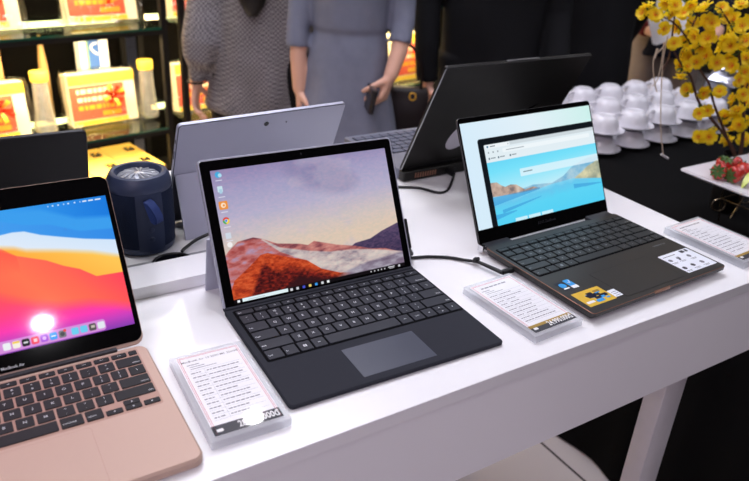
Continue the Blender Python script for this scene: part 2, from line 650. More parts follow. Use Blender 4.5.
# raised strip, with a flat grey band and the cable hole behind it
MB().rbox(-1.2, -.05, .353, .415, TZ, TZ + .018, .0015, .0006, 2).build('raised_strip', 'laminate', tb)
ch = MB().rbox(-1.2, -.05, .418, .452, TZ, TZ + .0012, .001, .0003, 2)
ch.build('grey_band', 'band_grey', tb)
hole = T(0, 0, 0)
g = MB().lathe([(.030, TZ + .0012), (.030, TZ + .0026), (.027, TZ + .003), (.026, TZ + .0016)], 28, 0, tr(-.182, .434, 0))
g.lathe([(.026, TZ + .0014), (.026, TZ + .0018)], 28, 1, tr(-.182, .434, 0))
g.build('cable_grommet', ['cable', 'black_glass'], tb)

# ================================================================== ROSE GOLD LAPTOP
mx, my, ma = -.4040, .3550, R(34.92)
lp = thing('laptop', 'rose gold laptop with a blue, orange and pink wave wallpaper at the table\'s left end', 'laptop', (mx, my, TZ), R(32.88), 'open laptops on the table')
W, D = .3041, .2124
MB().rbox(0, W, 0, D, .0008, .0120, .011, .0022, 8).build('base', 'gold', lp)
wl = MB().rbox(.0125, .2925, .0965, .2055, .01195, .01208, .003, .00003, 4).build('keyboard', 'gold_dark', lp)
fn = [('esc', 1.9)] + [('F%d' % i, 1) for i in range(1, 13)] + [('', .6)]
bot = [('<fn', 1), ('<control', 1), ('<option', 1), ('<command', 1.25), ('', 5), ('<command', 1.25), ('<option', 1), ('\u25c2', 1), ('^v', 1), ('\u25b8', 1)]
build_keys(wl, std_rows(.0985, .0187, .0105, fn, bot), .0135, .2918, .0121, 'key', 'legend', low=True)
f = MB().rbox(.0865, .2175, .008, .0920, .01195, .01203, .004, .00002, 5)
f.build('trackpad_gap', 'gold_dark', lp)
MB().rbox(.0869, .2171, .0084, .0916, .01195, .01212, .0038, .00004, 5).build('trackpad', 'gold', lp)
MB().rbox(.032, .272, D - .0035, D + .004, .0100, .0148, .0015, .0006, 3).build('hinge', 'hinge', lp)
X = plane_matrix(0, D, .013, ma)
ld = MB().rbox(0, W, .0, .2075, -.0046, -.0008, .011, .0010, 8, 0, X)
ld = ld.build('lid', 'gold', lp)
bz = MB().rbox(.0008, W - .0008, .0045, .2068, -.0009, .00015, .0102, .0002, 8, 0, X)
bz.text('MacBook Air', .0044, X @ tr(.1635, .0092, .00022), 1, 'CENTER', .012)
bz = bz.build('bezel', ['black_glass', 'legend'], lp)
P = Picture(7.0, 297.6, 24.5, 182.5, .6)
P.c[:] = P.grad(P.v + .0 * P.u, [(24, (132, 62, 176)), (36, (196, 66, 190)), (48, (252, 60, 178)), (62, (255, 66, 140)), (80, (255, 78, 104))])
sal = [(7, 150), (90, 150), (130, 150), (160, 145), (190, 129), (219, 118), (236, 108), (252, 101), (268, 89), (296, 88)]
pk = [(7, 140), (120, 110), (150, 94), (166, 87), (184, 78), (199, 71), (223, 64), (255, 60), (281, 52), (298, 45)]
P.fill(P.over(pk, 14), P.grad(P.u - 190 + (P.v - 80) * .8, [(-60, (255, 96, 80)), (20, (255, 118, 84)), (60, (255, 104, 84)), (110, (255, 72, 92))]))
P.fill(P.over(sal, 1.0), P.grad(P.u + (P.v - 110) * 1.4, [(150, (255, 120, 70)), (215, (255, 176, 66)), (285, (255, 200, 86)), (330, (250, 180, 70))]))
red = [(7, 168), (120, 160), (150, 152), (165, 147), (176, 140), (190, 129), (196, 60)]
P.fill((1 - P.over(red, 1.2)) * P.over([(7, 128), (196, 128)], 40) * (P.u < 191), (255, 88, 74))
P.fill(P.over([(7, 170), (140, 150), (176, 141), (190, 138), (201, 133), (236, 126), (269, 118), (297, 108)], 7) * (P.u > 100), P.grad(P.v - .35 * (250 - P.u), [(100, (250, 222, 196)), (112, (226, 236, 250)), (150, (206, 228, 250))]))
P.fill(P.over([(7, 158), (150, 152), (179, 155), (191, 156), (203, 155), (219, 148), (239, 142), (264, 135), (297, 128)], 1.2), P.grad(P.u, [(150, (70, 160, 240)), (297, (52, 140, 232))]))
P.fill(P.over([(7, 175), (182, 170), (205, 162), (231, 158), (261, 145), (292, 142)], 2), (60, 158, 238))
P.fill(P.over([(7, 182), (184, 181), (224, 177), (260, 161), (296, 157)], 6), P.grad(P.u, [(180, (60, 160, 240)), (297, (26, 122, 222))]))
for x in range(228, 296, 1):
    pass
for x, w in ((233, 1.2), (238, 2), (244, 2), (250, 1.4), (255, 2.2), (262, 2), (268, 1.2), (273, 5), (280, 6), (288, 7)):
    P.rect(x - w / 2 + .4, x + w / 2, 178.4, 180.0, (236, 244, 252))
P.rect(14, 266, 25.6, 38.4, (218, 150, 222), 3.2, .92)
for x, c in ((30, (80, 160, 240)), (45, (240, 240, 245)), (60, (90, 200, 110)), (75, (60, 140, 240)), (90, (250, 250, 250)), (105, (250, 160, 60)), (120, (90, 200, 240)), (135, (240, 130, 50)), (150, (250, 180, 90)),
             (162, (236, 240, 244)), (171.5, (246, 240, 226)), (181, (20, 20, 24)), (190.5, (246, 70, 96)), (200, (170, 80, 220)), (209.5, (60, 160, 245)), (219, (120, 120, 126)), (232.5, (110, 205, 240)), (242, (110, 205, 240)), (251.5, (86, 84, 84)), (261, (226, 232, 240))):
    P.rect(x - 3.9, x + 3.9, 28.0, 36.0, c, 1.8)
P.rect(168, 175, 33.5, 35.6, (246, 206, 80))
P.rect(178.6, 183.4, 31, 33, (225, 225, 230), .8)
P.rect(189, 192.6, 30.2, 33.8, (250, 210, 218), .6)
P.disc(200, 32, 2.0, (226, 180, 248))
P.disc(219, 32, 2.4, (70, 70, 76))
P.disc(222, 35.4, 1.6, (240, 70, 60))
P.rect(207, 212, 31.4, 32.6, (236, 246, 255))
P.rect(250, 254, 31, 34, (200, 190, 180))
P.build('display', lp, X, .00035)

# ================================================================== TABLET WITH KEYBOARD COVER
kx, ky, kd, ta = -.0787, .6069, .2152, R(27.03)
sp = thing('tablet_computer', 'kickstand tablet showing red mountains, with its charcoal keyboard cover attached', 'tablet', (kx, ky, TZ), R(31.478))
cv = MB().rbox(0, .295, 0, kd, .0006, .0066, .006, .0012, 6).build('keyboard_cover', 'alcantara', sp)
MB().rbox(.0085, .2925, .084, .2068, .0066, .00672, .003, .00003, 4).build('key_bed', 'key_shadow', cv)
fn = [('<Esc', 1.3)] + [('F%d' % i, 1) for i in range(1, 13)] + [('Del', 1.15)]
bot = [('<Ctrl', 1.2), ('<Fn', 1), ('win', 1), ('Alt', 1), ('', 5.55), ('Alt', 1), ('menu', 1), ('\u25c2', 1), ('^v', 1), ('\u25b8', 1)]
build_keys(cv, std_rows(.0855, .0212, .0115, fn, bot, ('>Backspace', '<Tab', '<Caps', '>Enter', '<Shift', '>Shift', 1.5)), .0105, .2915, .0067, 'key_grey', 'legend', gap=.0027, h=.0013, low=False, size=.0056)
MB().rbox(.0977, .1993, .0113, .0700, .0066, .00680, .001, .00004, 3).build('trackpad', 'pad', cv)
cvf = MB().rbox(.002, .293, kd - .004, kd + .010, .0006, .0085, .002, .0010, 3).build('hinge_fold', 'alcantara', cv)
X = plane_matrix(.0015, kd, .007, ta)
Wt = .292
bd = MB().rbox(0, Wt, -.0030, .1965, -.0080, -.0003, .006, .0004, 6, 0, X)
bd.tube([X @ Vector((Wt + .0003, .085, -.004)), X @ Vector((Wt + .0003, .100, -.004))], .001, 6, 1)
bd.build('tablet_body', ['silver', 'silver_dark'], sp)
MB().rbox(.0019, Wt - .0019, -.0021, .1946, -.0010, .0001, .0045, .0002, 6, 0, X).build('bezel', 'black_glass', sp)
cm = MB().lathe([(.0012, 0), (.0012, .00004)], 12, 0, X @ tr(Wt / 2, .1885, .00012))
cm.build('front_camera', 'hinge', sp)
P = Picture(14.5, 279.6, 4.6, 181.2, .6)
P.c[:] = P.grad(P.v - P.u * .05, [(60, (240, 228, 206)), (85, (226, 222, 220)), (115, (196, 200, 232)), (150, (176, 180, 222)), (185, (150, 146, 196))])
nz = P.noise(.02, .03, 3)
cl = np.exp(-(((P.u - 165) / 42) ** 2 + ((P.v - 158) / 22) ** 2)) + .8 * np.exp(-(((P.u - 200) / 30) ** 2 + ((P.v - 140) / 16) ** 2)) + .6 * np.exp(-(((P.u - 125) / 16) ** 2 + ((P.v - 176) / 14) ** 2))
P.fill(np.clip((cl + (nz - .5) * .5 - .25) * 1.3, 0, .8), (146, 150, 194))
P.fill(np.clip((nz - .56) * 3, 0, .35), (214, 212, 232))
grain = P.noise(.25, .5, 5)
gr2 = P.noise(.08, .2, 8)
dn = 1 - P.over([(180, 40), (205, 52), (230, 54), (251, 62), (277, 69), (281, 70)], 1.2)
P.fill(dn * (P.u > 196), P.grad(grain * 60 + P.v, [(40, (46, 44, 78)), (100, (84, 78, 116))]))
P.fill(1 - P.over([(14, 68), (20, 74), (34, 84), (56, 86), (68, 82), (88, 72), (120, 66), (132, 62), (142, 66), (154, 62), (175, 55), (204, 48), (228, 40), (252, 36), (281, 24)], 1.2), P.grad(gr2, [(.2, (112, 62, 76)), (.5, (196, 124, 120)), (.8, (226, 160, 148))]))
P.fill(1 - P.over([(14, 30), (68, 82), (91, 66), (132, 54), (164, 47), (198, 44), (222, 40), (250, 34), (281, 26)], 2), P.grad(gr2 + (P.v - P.u * -.1) * .001, [(.2, (150, 146, 160)), (.5, (212, 204, 204)), (.8, (232, 228, 220))]))
P.fill((1 - P.over([(14, 68), (20, 74), (34, 82), (56, 84), (68, 80), (90, 60), (120, 44), (150, 30), (200, 10), (281, 4)], 2)) * (P.u < 130), P.grad(gr2, [(.25, (170, 78, 76)), (.5, (206, 128, 128)), (.75, (188, 164, 196))]))
P.fill(1 - P.over([(14, 22), (20, 34), (40, 46), (62, 61), (72, 62), (95, 53), (126, 42), (146, 26), (173, 15), (197, 11), (281, 0)], 1.2), P.grad(grain * .5 + gr2 * .5, [(.25, (150, 44, 24)), (.5, (206, 76, 36)), (.75, (232, 108, 58))]))
P.fill(1 - P.over([(14, -20), (36, 2), (48, 24), (60, 44), (66, 48), (74, 38), (86, 34), (100, 36), (133, 26), (150, 18), (173, 10), (281, 0)], 9) * .85, P.grad(grain, [(.2, (44, 12, 16)), (.5, (92, 26, 24)), (.8, (146, 40, 28))]))
P.fill(1 - P.over([(14, -20), (80, 6), (110, 22), (150, 12), (180, 4), (281, 0)], 6), (52, 20, 24))
P.fill((1 - P.over([(150, 4), (180, 15), (220, 22), (281, 26)], 3)) * np.clip((P.u - 165) / 25, 0, 1), P.grad(gr2, [(.2, (112, 96, 116)), (.8, (170, 164, 178))]))
P.rect(0, 300, 0, 9.4, (16, 12, 16))
P.rect(26, 91.5, 2.5, 9.2, (224, 240, 244))
P.rect(34, 58, 5.6, 7.0, (196, 208, 214))
P.rect(19, 22.6, 4.6, 8.0, (236, 238, 242))
for x, c in ((96.5, (210, 210, 216)), (105.5, (200, 200, 208)), (115, (70, 80, 200)), (124.5, (236, 206, 110)), (134, (60, 150, 230)), (143.5, (210, 212, 218)), (152.5, (236, 238, 240))):
    P.rect(x - 2, x + 2, 4.2, 8.2, c, .8)
for x in (222, 228, 234, 239.5, 245):
    P.rect(x - .9, x + .9, 5.6, 7.6, (214, 214, 220))
P.rect(251, 262, 6.6, 7.9, (220, 220, 226))
P.rect(252.5, 261, 4.6, 5.8, (200, 200, 206))
P.rect(268, 271.5, 4.8, 8, (200, 200, 208), .6)
P.disc(24, 175, 4, (70, 170, 220)); P.disc(26.5, 174, 2.6, (170, 220, 240))
P.rect(20, 27, 152, 160, (200, 226, 236), 1); P.rect(22, 26, 150, 156, (170, 205, 225), 1)
P.rect(18, 30, 129, 140, (236, 146, 66), 1.5); P.disc(24, 134.5, 3.4, (250, 226, 200)); P.disc(24.6, 134.3, 1.5, (236, 146, 66))
P.disc(24, 114, 4.6, (222, 70, 56)); P.fill((np.hypot(P.u - 24, P.v - 114) < 4.6) & (P.u < 24) & (P.v < 115), (64, 170, 90)); P.fill((np.hypot(P.u - 24, P.v - 114) < 4.6) & (P.u >= 24) & (P.v < 115.5), (246, 206, 70)); P.disc(24, 114, 2.2, (240, 244, 250)); P.disc(24, 114, 1.7, (80, 140, 226))
P.rect(19.5, 27, 90, 98, (206, 214, 226), 1); P.disc(23, 82, 3.6, (240, 236, 236))
for y in (167.5, 145.5, 125.5, 105.5, 87):
    P.rect(19.5, 28.5, y - .5, y + .5, (222, 222, 236))
P.build('display', sp, X, .00022)
# kickstand: hinged on the back, foot on the table
fx0, fx1 = -.002, Wt - .001
h0 = X @ Vector((0, .094, -.0082))
kp = MB()
a, b = Vector((0, h0.y, h0.z)), Vector((0, .284, .0006))
d = (b - a).normalized()
nn = Vector((0, d.z, -d.y)) * .0018
kp.rings([[(x, (a + nn).y, (a + nn).z), (x, (b + nn).y, max((b + nn).z, .0003)), (x, (b - nn).y, max((b - nn).z, .0003)), (x, (a - nn).y, (a - nn).z)] for x in (fx0, fx1)])
kp.build('kickstand', 'silver', sp)

# ================================================================== DARK CONVERTIBLE LAPTOP
ax, ay, sa = .3012, .8262, R(26.43)
al = thing('laptop', 'dark grey laptop with stickers on its palm rest and a bright browser page on screen', 'laptop', (ax, ay, TZ), R(34.762), 'open laptops on the table')
AD = .2209
ab = MB().rbox(0, .305, 0, AD, .0085, .0155, .006, .0007, 6, 0, None, 1)
ab.rbox(.004, .301, .006, AD, .0022, .0084, .006, .0015, 6, 0)
ab.build('base', ['pine', 'copper'], al)
ft = MB()
for x in (.03, .275):
    for y in (.03, .2):
        ft.rbox(x - .012, x + .012, y - .004, y + .004, .0003, .0026, .0035, .0004, 4)
ft.build('rubber_foot', 'cable', al)
pt = MB()
pt.rbox(.0037, .005, .150, .162, .0045, .0080, .0004, .0001, 2, 0)
pt.rbox(.0037, .005, .128, .138, .0045, .0080, .0004, .0001, 2, 0)
pt.rbox(.0037, .005, .108, .118, .0045, .0080, .0004, .0001, 2, 0)
pt.build('ports', 'cable', al)
MB().rbox(.130, .165, -.0004, .002, .0115, .0158, .0006, .0002, 3).build('lid_notch', 'copper', al)
kb = MB().rbox(.007, .303, .1105, .2075, .01548, .0156, .004, .00003, 5).build('keyboard', 'key_shadow', al)
fn = [('esc', 1.1)] + [('f%d' % i, 1) for i in range(1, 13)] + [('del', 1.05)]
bot = [('<ctrl', 1.25), ('<fn', 1), ('win', 1), ('alt', 1), ('', 5.0), ('alt', 1), ('ctrl', 1), ('\u25c2', 1), ('^v', 1), ('\u25b8', 1)]
build_keys(kb, std_rows(.1125, .0166, .0105, fn, bot, ('>backspace', '<tab', '<caps', '>enter', '<shift', '>shift', 1.5)), .0085, .3015, .0156, 'key_pine', 'legend_dim', gap=.0030, h=.0011, size=.0048)
MB().rbox(.0816, .2120, .0096, .0822, .01548, .01562, .002, .00003, 4).build('trackpad_outline', 'cable', al)
MB().rbox(.0826, .2110, .0106, .0812, .01548, .0157, .002, .00003, 4).build('trackpad', 'pine', al)
z = .0155


def sticker(label, parts, mats):
    mb = MB()
    for q in parts:
        q(mb)
    o = mb.build('sticker', mats, al, 0)
    o['label'] = label
    return o


ys = MB().rbox(.0105, .0650, .0148, .0520, z, z + .00018, .001, .00003, 3)
rr = random.Random(3)
for i in range(16):
    x, y = .044 + rr.uniform(-.014, .016), .030 + rr.uniform(-.009, .012)
    w = rr.uniform(.003, .008)
    ys.rbox(x - w, min(x + w, .064), y - w * .4, y + w * .5, z + .00018, z + .00022 + i * .000003, .0012, .000005, 3, 1 + i % 2)
ys.rbox(.0140, .0290, .0215, .0265, z + .00018, z + .00028, .001, .00001, 3, 3)
ys.rbox(.046, .0585, .0405, .0455, z + .00018, z + .00026, .0015, .00001, 3, 4)
ys.build('sticker', ['yellow_sticker', 'blue_sticker', 'dark_sticker', 'white_ink', 'gold_ink'], al, 0)['label'] = 'yellow sticker with a blue racing figure'
b_ = MB().rbox(.0296, .0412, .0630, .0868, z, z + .00018, .001, .00003, 3)
b_.rbox(.0296, .0412, .0630, .0700, z + .00018, z + .00022, .001, .00001, 3, 1)
b_.tube([(.033, .080, z + .0003), (.0355, .076, z + .0003), (.0395, .084, z + .0003)], .0006, 6, 1)
b_.build('sticker', ['blue_sticker', 'white_ink'], al, 0)['label'] = 'blue sticker with a white tick'
d_ = MB().rbox(.0118, .0270, .0632, .0858, z, z + .00018, .001, .00003, 3)
d_.lathe([(.006, z + .00018), (.006, z + .00024)], 20, 1, tr(.0195, .0755, 0))
d_.rbox(.014, .025, .066, .069, z + .00018, z + .00024, .0006, .00001, 2, 2)
d_.build('sticker', ['dark_sticker', 'blue_sticker', 'white_ink'], al, 0)['label'] = 'small dark sticker with a blue disc'
w_ = MB().rbox(.0655, .0810, .0170, .0350, z, z + .00018, .001, .00003, 3)
for i in range(3):
    w_.box(.069, .079, .0195 + i * .0045, .0205 + i * .0045, z + .00018, z + .00024, 1)
w_.build('sticker', ['white_sticker', 'ink'], al, 0)['label'] = 'small white label sticker'
s_ = MB().rbox(.2275, .3005, .0128, .0702, z, z + .00018, .001, .00003, 3)
s_.box(.277, .286, .0610, .0680, z + .00018, z + .00024, 1)
s_.box(.289, .2945, .0610, .0680, z + .00018, z + .00024, 1)
for i, (x, y) in enumerate(((.236, .052), (.256, .052), (.280, .050), (.236, .026), (.258, .027), (.281, .027))):
    s_.lathe([(.0042, z + .00018), (.0042, z + .00024)], 5 + i, 1 if i in (3, 4) else 2, tr(x, y, 0, i))
    s_.box(x - .007, x + .007, y - .0085, y - .0075, z + .00018, z + .00024, 2)
    s_.box(x - .005, x + .006, y - .0108, y - .0100, z + .00018, z + .00024, 2)
s_.box(.232, .262, .0625, .0640, z + .00018, z + .00024, 2)
s_.tube([(.252, .048, z + .0003), (.254, .046, z + .0003), (.259, .055, z + .0003)], .0007, 6, 1)
s_.build('sticker', ['white_sticker', 'ink_dark', 'ink'], al, 0)['label'] = 'large white sticker with dark symbols'
hk = MB().text('harman/kardon', .0052, tr(.2520, .0985, z + .00012), 0, 'LEFT', .004)
hk.build('lettering', 'legend_dim', al, 0)
for x0, x1 in ((.0046, .060), (.245, .301)):
    MB().rbox(x0, x1, AD - .006, .2365, .0070, .0150, .002, .0015, 3).build('hinge', 'hinge', al)
MB().rbox(-.0012, .0045, .226, .2380, .0036, .0150, .001, .0004, 3).build('hinge_end', 'chrome', al)
MB().rbox(.060, .245, AD - .001, .228, .006, .0120, .001, .0005, 3).build('hinge_cover', 'hinge', al)
X = plane_matrix(0, .2331, .010, sa)
MB().rbox(0, .305, .001, .2063, -.0048, -.0009, .006, .0008, 6, 0, X).build('lid', 'pine', al)
bz = MB().rbox(.0006, .3044, .0016, .2057, -.0010, .0001, .0055, .0002, 6, 0, X)
bz.text('ASUS ZenBook', .0068, X @ tr(.1525, .0150, .00016), 1, 'CENTER', .008)
bz.lathe([(.0011, .0001), (.0011, .00014)], 12, 1, X @ tr(.1525, .2020, 0))
bz.build('bezel', ['black_glass', 'hinge'], al)
P = Picture(3.6, 301.8, 26.5, 197.6, .6)
P.c[:] = P.grad(P.u + (P.v - 180) * .3, [(0, (214, 236, 250)), (160, (226, 240, 248)), (300, (206, 240, 236))])
P.rect(33, 400, -50, 169, (14, 20, 26), 5)
P.rect(44.5, 400, -50, 158.5, (226, 238, 244), 2)
P.rect(100, 400, 152.5, 158.5, (206, 216, 222))
P.rect(48, 99, 152, 158, (240, 246, 250))
P.rect(57, 68, 154, 155.6, (120, 130, 140)); P.rect(50, 53.5, 153.2, 156.4, (70, 120, 150))
P.rect(96, 97.4, 154, 156, (110, 120, 128))
for x in (52, 62, 72):
    P.rect(x - 1.4, x + 1.4, 144, 146.6, (150, 160, 168))
P.rect(82, 290, 142, 149, (238, 246, 250), 3)
P.rect(90, 130, 144.8, 146.2, (160, 170, 178))
for x in (52, 72, 98):
    P.rect(x - 2, x + 1, 134, 137, (90, 110, 124)); P.rect(x + 3, x + 13, 135, 136.6, (130, 142, 150))
sky = P.v < 129.5
P.fill(sky & (P.u > 44.5), P.grad(P.v - P.u * .05, [(60, (206, 240, 250)), (85, (160, 232, 250)), (110, (118, 224, 250)), (130, (104, 214, 246))]))
n = P.noise(.08, .1, 2)
hill2 = 1 - P.over([(44, 76), (99, 76), (135, 80), (160, 78), (180, 76), (210, 84), (232, 96), (262, 104), (302, 110)], 1.4)
P.fill(hill2 * (P.u > 100), P.grad(n, [(.2, (112, 176, 214)), (.8, (176, 208, 222))]))
hill = 1 - P.over([(44, 97), (58, 96), (66, 90), (74, 86), (86, 88), (99, 86), (108, 80), (116, 75), (135, 77), (150, 72), (302, 70)], 1.2)
P.fill(hill * (P.u > 44.5) * (P.u < 170), P.grad(n, [(.2, (120, 110, 112)), (.5, (186, 160, 146)), (.8, (214, 196, 180))]))
hillr = 1 - P.over([(220, 68), (240, 78), (256, 84), (272, 92), (288, 96), (302, 102)], 1.4)
P.fill(hillr * (P.u > 222), P.grad(n, [(.2, (150, 158, 140)), (.8, (222, 216, 176))]))
wat = 1 - P.over([(44, 74), (96, 71), (142, 71), (175, 74), (230, 76), (302, 66)], 1.2)
P.fill(wat * (P.u > 44.5), P.grad(P.v + (n - .5) * 10 - (P.u - 44) * .05, [(15, (84, 208, 244)), (45, (92, 212, 245)), (60, (104, 200, 238)), (76, (160, 226, 246))]))
for a, b, w_ in (((44, 66), (150, 72), 7), ((44, 40), (90, 44), 4), ((60, 47), (150, 58), 3), ((230, 62), (302, 58), 4)):
    cen = np.interp(P.u, [a[0], b[0]], [a[1], b[1]])
    P.fill((np.abs(P.v - cen) < w_ * (1 - np.clip((P.u - a[0]) / (b[0] - a[0]), 0, 1) * .8)) * (P.u > a[0]) * (P.u < b[0]) * .55, (56, 146, 212))
P.rect(112, 400, 97.5, 110.5, (226, 244, 252), 1.5, .8)
P.rect(119, 140, 103.6, 105.2, (110, 130, 140))
for x in (84, 114, 144):
    P.rect(x, x + 27, 26, 32, (220, 244, 252), 0, .85)
P.build('display', al, X, .00022)

# ================================================================== BLACK GAMING LAPTOP SEEN FROM BEHIND
gl = thing('laptop', 'large black laptop turned away, showing its lid back with a silver oval mark', 'laptop', (.0402, 1.313, TZ), R(34.06), 'laptops turned away from view')
GW, GH, gt = .36, .25, R(25.9)
MB().rbox(0, GW, .0045, .217, .002, .022, .004, .001, 6).build('base', 'slate', gl)
MB().rbox(0, GW, -.016, .0044, .002, .0215, .004, .0015, 6).build('rear_block', 'brushed', gl)
ft = MB()
for x in (.03, .33):
    for y in (.0, .200):
        ft.rbox(x - .014, x + .014, y - .005, y + .005, .0003, .0026, .004, .0004, 4)
ft.build('rubber_foot', 'cable', gl)
kb = MB().rbox(.012, .348, .085, .205, .0219, .0221, .003, .00005, 4).build('keyboard', 'key_shadow', gl)
# seen from the far side: rows run away from the hinge
rw = []
for i in range(6):
    y1 = .203 - i * .0195
    rw.append((y1 - .0185, y1, [('', 1)] * (15 if i < 5 else 4) if i < 5 else [('', 1), ('', 1), ('', 1), ('', 5), ('', 1), ('', 1), ('', 1)]))
build_keys(kb, rw, .014, .346, .0221, 'slate_key', 'legend', gap=.003, h=.0014)
vt = MB()
for i in range(9):
    vt.box(.026 + i * .006, .0295 + i * .006, -.0166, -.0158, .007, .017, 0)
vt.build('exhaust_vent', 'copper', gl)
pp = MB()
pp.rbox(.098, .112, -.0166, -.0158, .007, .014, .001, .0001, 2)
pp.rbox(.120, .130, -.0166, -.0158, .007, .013, .001, .0001, 2)
pp.build('ports', 'cable', gl)
X = plane_matrix(0, 0, .022, gt, -1)
MB().rbox(0, GW, .0, GH, -.0045, .0035, .005, .0014, 6, 0, X, 1).build('lid', ['brushed', 'steel_plain'], gl)
MB().rbox(.004, GW - .004, .004, GH - .004, -.0050, -.0044, .004, .0002, 4, 0, X).build('bezel', 'black_glass', gl)
MB().rbox(.012, GW - .012, -.006, .010, -.0040, .0052, .003, .001, 4, 0, X).build('hinge', 'black', gl)
em = MB().lathe([(.001, .0046), (.85, .0046), (1, .0042), (1, .0034)], 36, 0, X @ Matrix.Translation((.117, .079, 0)) @ Matrix.Rotation(R(-34), 4, 'Z') @ Matrix.Diagonal((.028, .042, 1, 1)))
em.build('oval_mark', 'oval', gl)
sw = MB()
for k in range(4):
    pts = []
    for i in range(10):
        tt = i / 9
        pts.append(X @ Vector((.175 + .085 * tt + k * .008, .098 + .030 * tt ** 1.6 + k * .0035 - .01 * math.sin(tt * 3), .0037)))
    sw.tube(pts, [.0006 + .0009 * math.sin(PI * (i + .2) / 9.4) for i in range(10)], 6)
for k in range(3):
    sw.tube([X @ Vector((.150 + k * .008, .085, .0037)), X @ Vector((.156 + k * .008, .105, .0037))], .0012, 6)
sw.build('script_emblem', 'black_glass', gl)
MB().rbox(.14, .22, GH - .0008, GH + .0015, -.0030, .0018, .001, .0004, 3, 0, X).build('webcam_bump', 'steel_plain', gl)

# ================================================================== SILVER TABLET SEEN FROM BEHIND
g2 = thing('tablet_computer', 'silver tablet seen from behind, propped on its kickstand beside the blue speaker', 'tablet', (-.3415, 1.0493, TZ), R(37.9))
t2 = R(22.6)
X = plane_matrix(0, 0, .004, t2, -1)
MB().rbox(0, .292, -.0015, .201, -.0045, .0035, .006, .0012, 6, 0, X, 1).build('tablet_body', ['silver', 'silver_dark'], g2)
MB().rbox(.001, .291, 0, .2, -.0050, -.0043, .005, .0002, 4, 0, X).build('bezel', 'black_glass', g2)
cm = MB().lathe([(.0042, .0034), (.0042, .0041), (.0030, .0042)], 20, 0, X @ tr(.146, .182, 0))
cm.lathe([(.0012, .0034), (.0012, .0039)], 10, 0, X @ tr(.182, .180, 0))
cm.build('rear_camera', 'black_glass', g2)
h0 = X @ Vector((0, .105, .0045))
a, b = Vector((0, h0.y, h0.z)), Vector((0, h0.y - .0275, .0006))
d = (b - a).normalized()
nn = Vector((0, d.z, -d.y)) * .0015
kp = MB().rings([[(x, (a + nn).y, (a + nn).z), (x, (b + nn).y, max((b + nn).z, .0003)), (x, (b - nn).y, max((b - nn).z, .0003)), (x, (a - nn).y, (a - nn).z)] for x in (.003, .289)])
kp.build('kickstand', 'silver', g2)
rec = MB().rbox(.002, .290, .002, .104, .0033, .0037, .004, .0001, 4, 0, X)
rec.build('kickstand_recess', 'silver_dark', g2)
sd = MB()
for v0, v1 in ((.135, .150), (.075, .085), (.165, .172)):
    sd.rbox(-.0006, .0004, v0, v1, -.0015, .0005, .0004, .0001, 2, 0, X)
sd.build('side_ports', 'cable', g2)

# ================================================================== BLACK LAPTOP AT THE FAR LEFT, FROM BEHIND
b2 = thing('laptop', 'slim black laptop turned away behind the rose gold laptop', 'laptop', (-.678, .766, TZ), R(32), 'laptops turned away from view')
MB().rbox(0, .31, -.002, .212, .001, .016, .008, .002, 6).build('base', 'brushed', b2)
X = plane_matrix(0, 0, .017, R(21), -1)
MB().rbox(0, .31, 0, .212, -.004, .003, .008, .0014, 6, 0, X).build('lid', 'black', b2)
MB().rbox(.003, .307, .003, .209, -.0045, -.0039, .006, .0002, 4, 0, X).build('bezel', 'black_glass', b2)
MB().rbox(.04, .27, -.006, .008, -.0035, .0042, .003, .001, 4, 0, X).build('hinge', 'hinge', b2)

# ================================================================== SPEAKER
sk = thing('portable_speaker', 'navy blue cylindrical wireless speaker with a fabric loop strap', 'speaker', (-.352, .972, TZ + .0003), R(34))
MB().lathe([(.001, 0), (.036, 0), (.0420, .003), (.0455, .012), (.0468, .03), (.0470, .06), (.0465, .088), (.0452, .100)], 48).build('body', 'navy', sk)
tp = MB().lathe([(.0453, .0985), (.0460, .1000), (.0460, .106), (.0440, .1150), (.0405, .1210), (.0370, .1225), (.0335, .1215), (.0318, .1180), (.0312, .1120), (.001, .1120)], 48)
tp.build('rubber_cap', 'navy_rubber', sk)
MB().lathe([(.0464, .013), (.0444, .004), (.037, -.0002), (.001, -.0002)], 48).build('rubber_base', 'navy_rubber', sk)
rd = MB().lathe([(.030, .1122), (.030, .1140), (.027, .1150), (.010, .1165), (.006, .1185), (.001, .1188)], 40)
for i in range(14):
    an = 2 * PI * i / 14
    rd.tube([(.006 * math.cos(an), .006 * math.sin(an), .1185), (.017 * math.cos(an + .15), .017 * math.sin(an + .15), .1178), (.0275 * math.cos(an + .3), .0275 * math.sin(an + .3), .1155)], [.0012, .0026, .0012], 6)
rd.build('passive_radiator', 'radiator', sk)
pn = MB()
rg = []
for z0, ro in ((.010, .0462), (.03, .0478), (.06, .0480), (.088, .0475), (.1005, .0464)):
    rg.append([(ro * math.cos(R(-90 + a)), ro * math.sin(R(-90 + a)), z0) for a in range(-24, 25, 6)] + [((ro - .002) * math.cos(R(-90 + a)), (ro - .002) * math.sin(R(-90 + a)), z0) for a in range(24, -25, -6)])
pn.rings(rg)
for zz in (.030, .045, .060):
    pn.ball((0, -.0478, zz), .004, .0012, .004, 12)
pn.build('control_panel', 'navy_panel', sk)
st = MB()
path = [(-.004, -.0475, .093), (.0005, -.052, .090), (.006, -.056, .080), (.010, -.0565, .068), (.0115, -.0535, .058), (.009, -.0490, .055), (.004, -.0485, .060), (.0005, -.0495, .072), (-.003, -.0485, .086), (-.004, -.0475, .093)]
rg = []
for i, p in enumerate(path):
    p = Vector(p)
    sd_ = Vector((.0052, .0012, .0015))
    nr = Vector((0, -.0005, 0))
    rg.append([p - sd_ - nr, p + sd_ - nr, p + sd_ + nr, p - sd_ + nr])
st.rings(rg)
st.build('strap', 'strap', sk, 60)

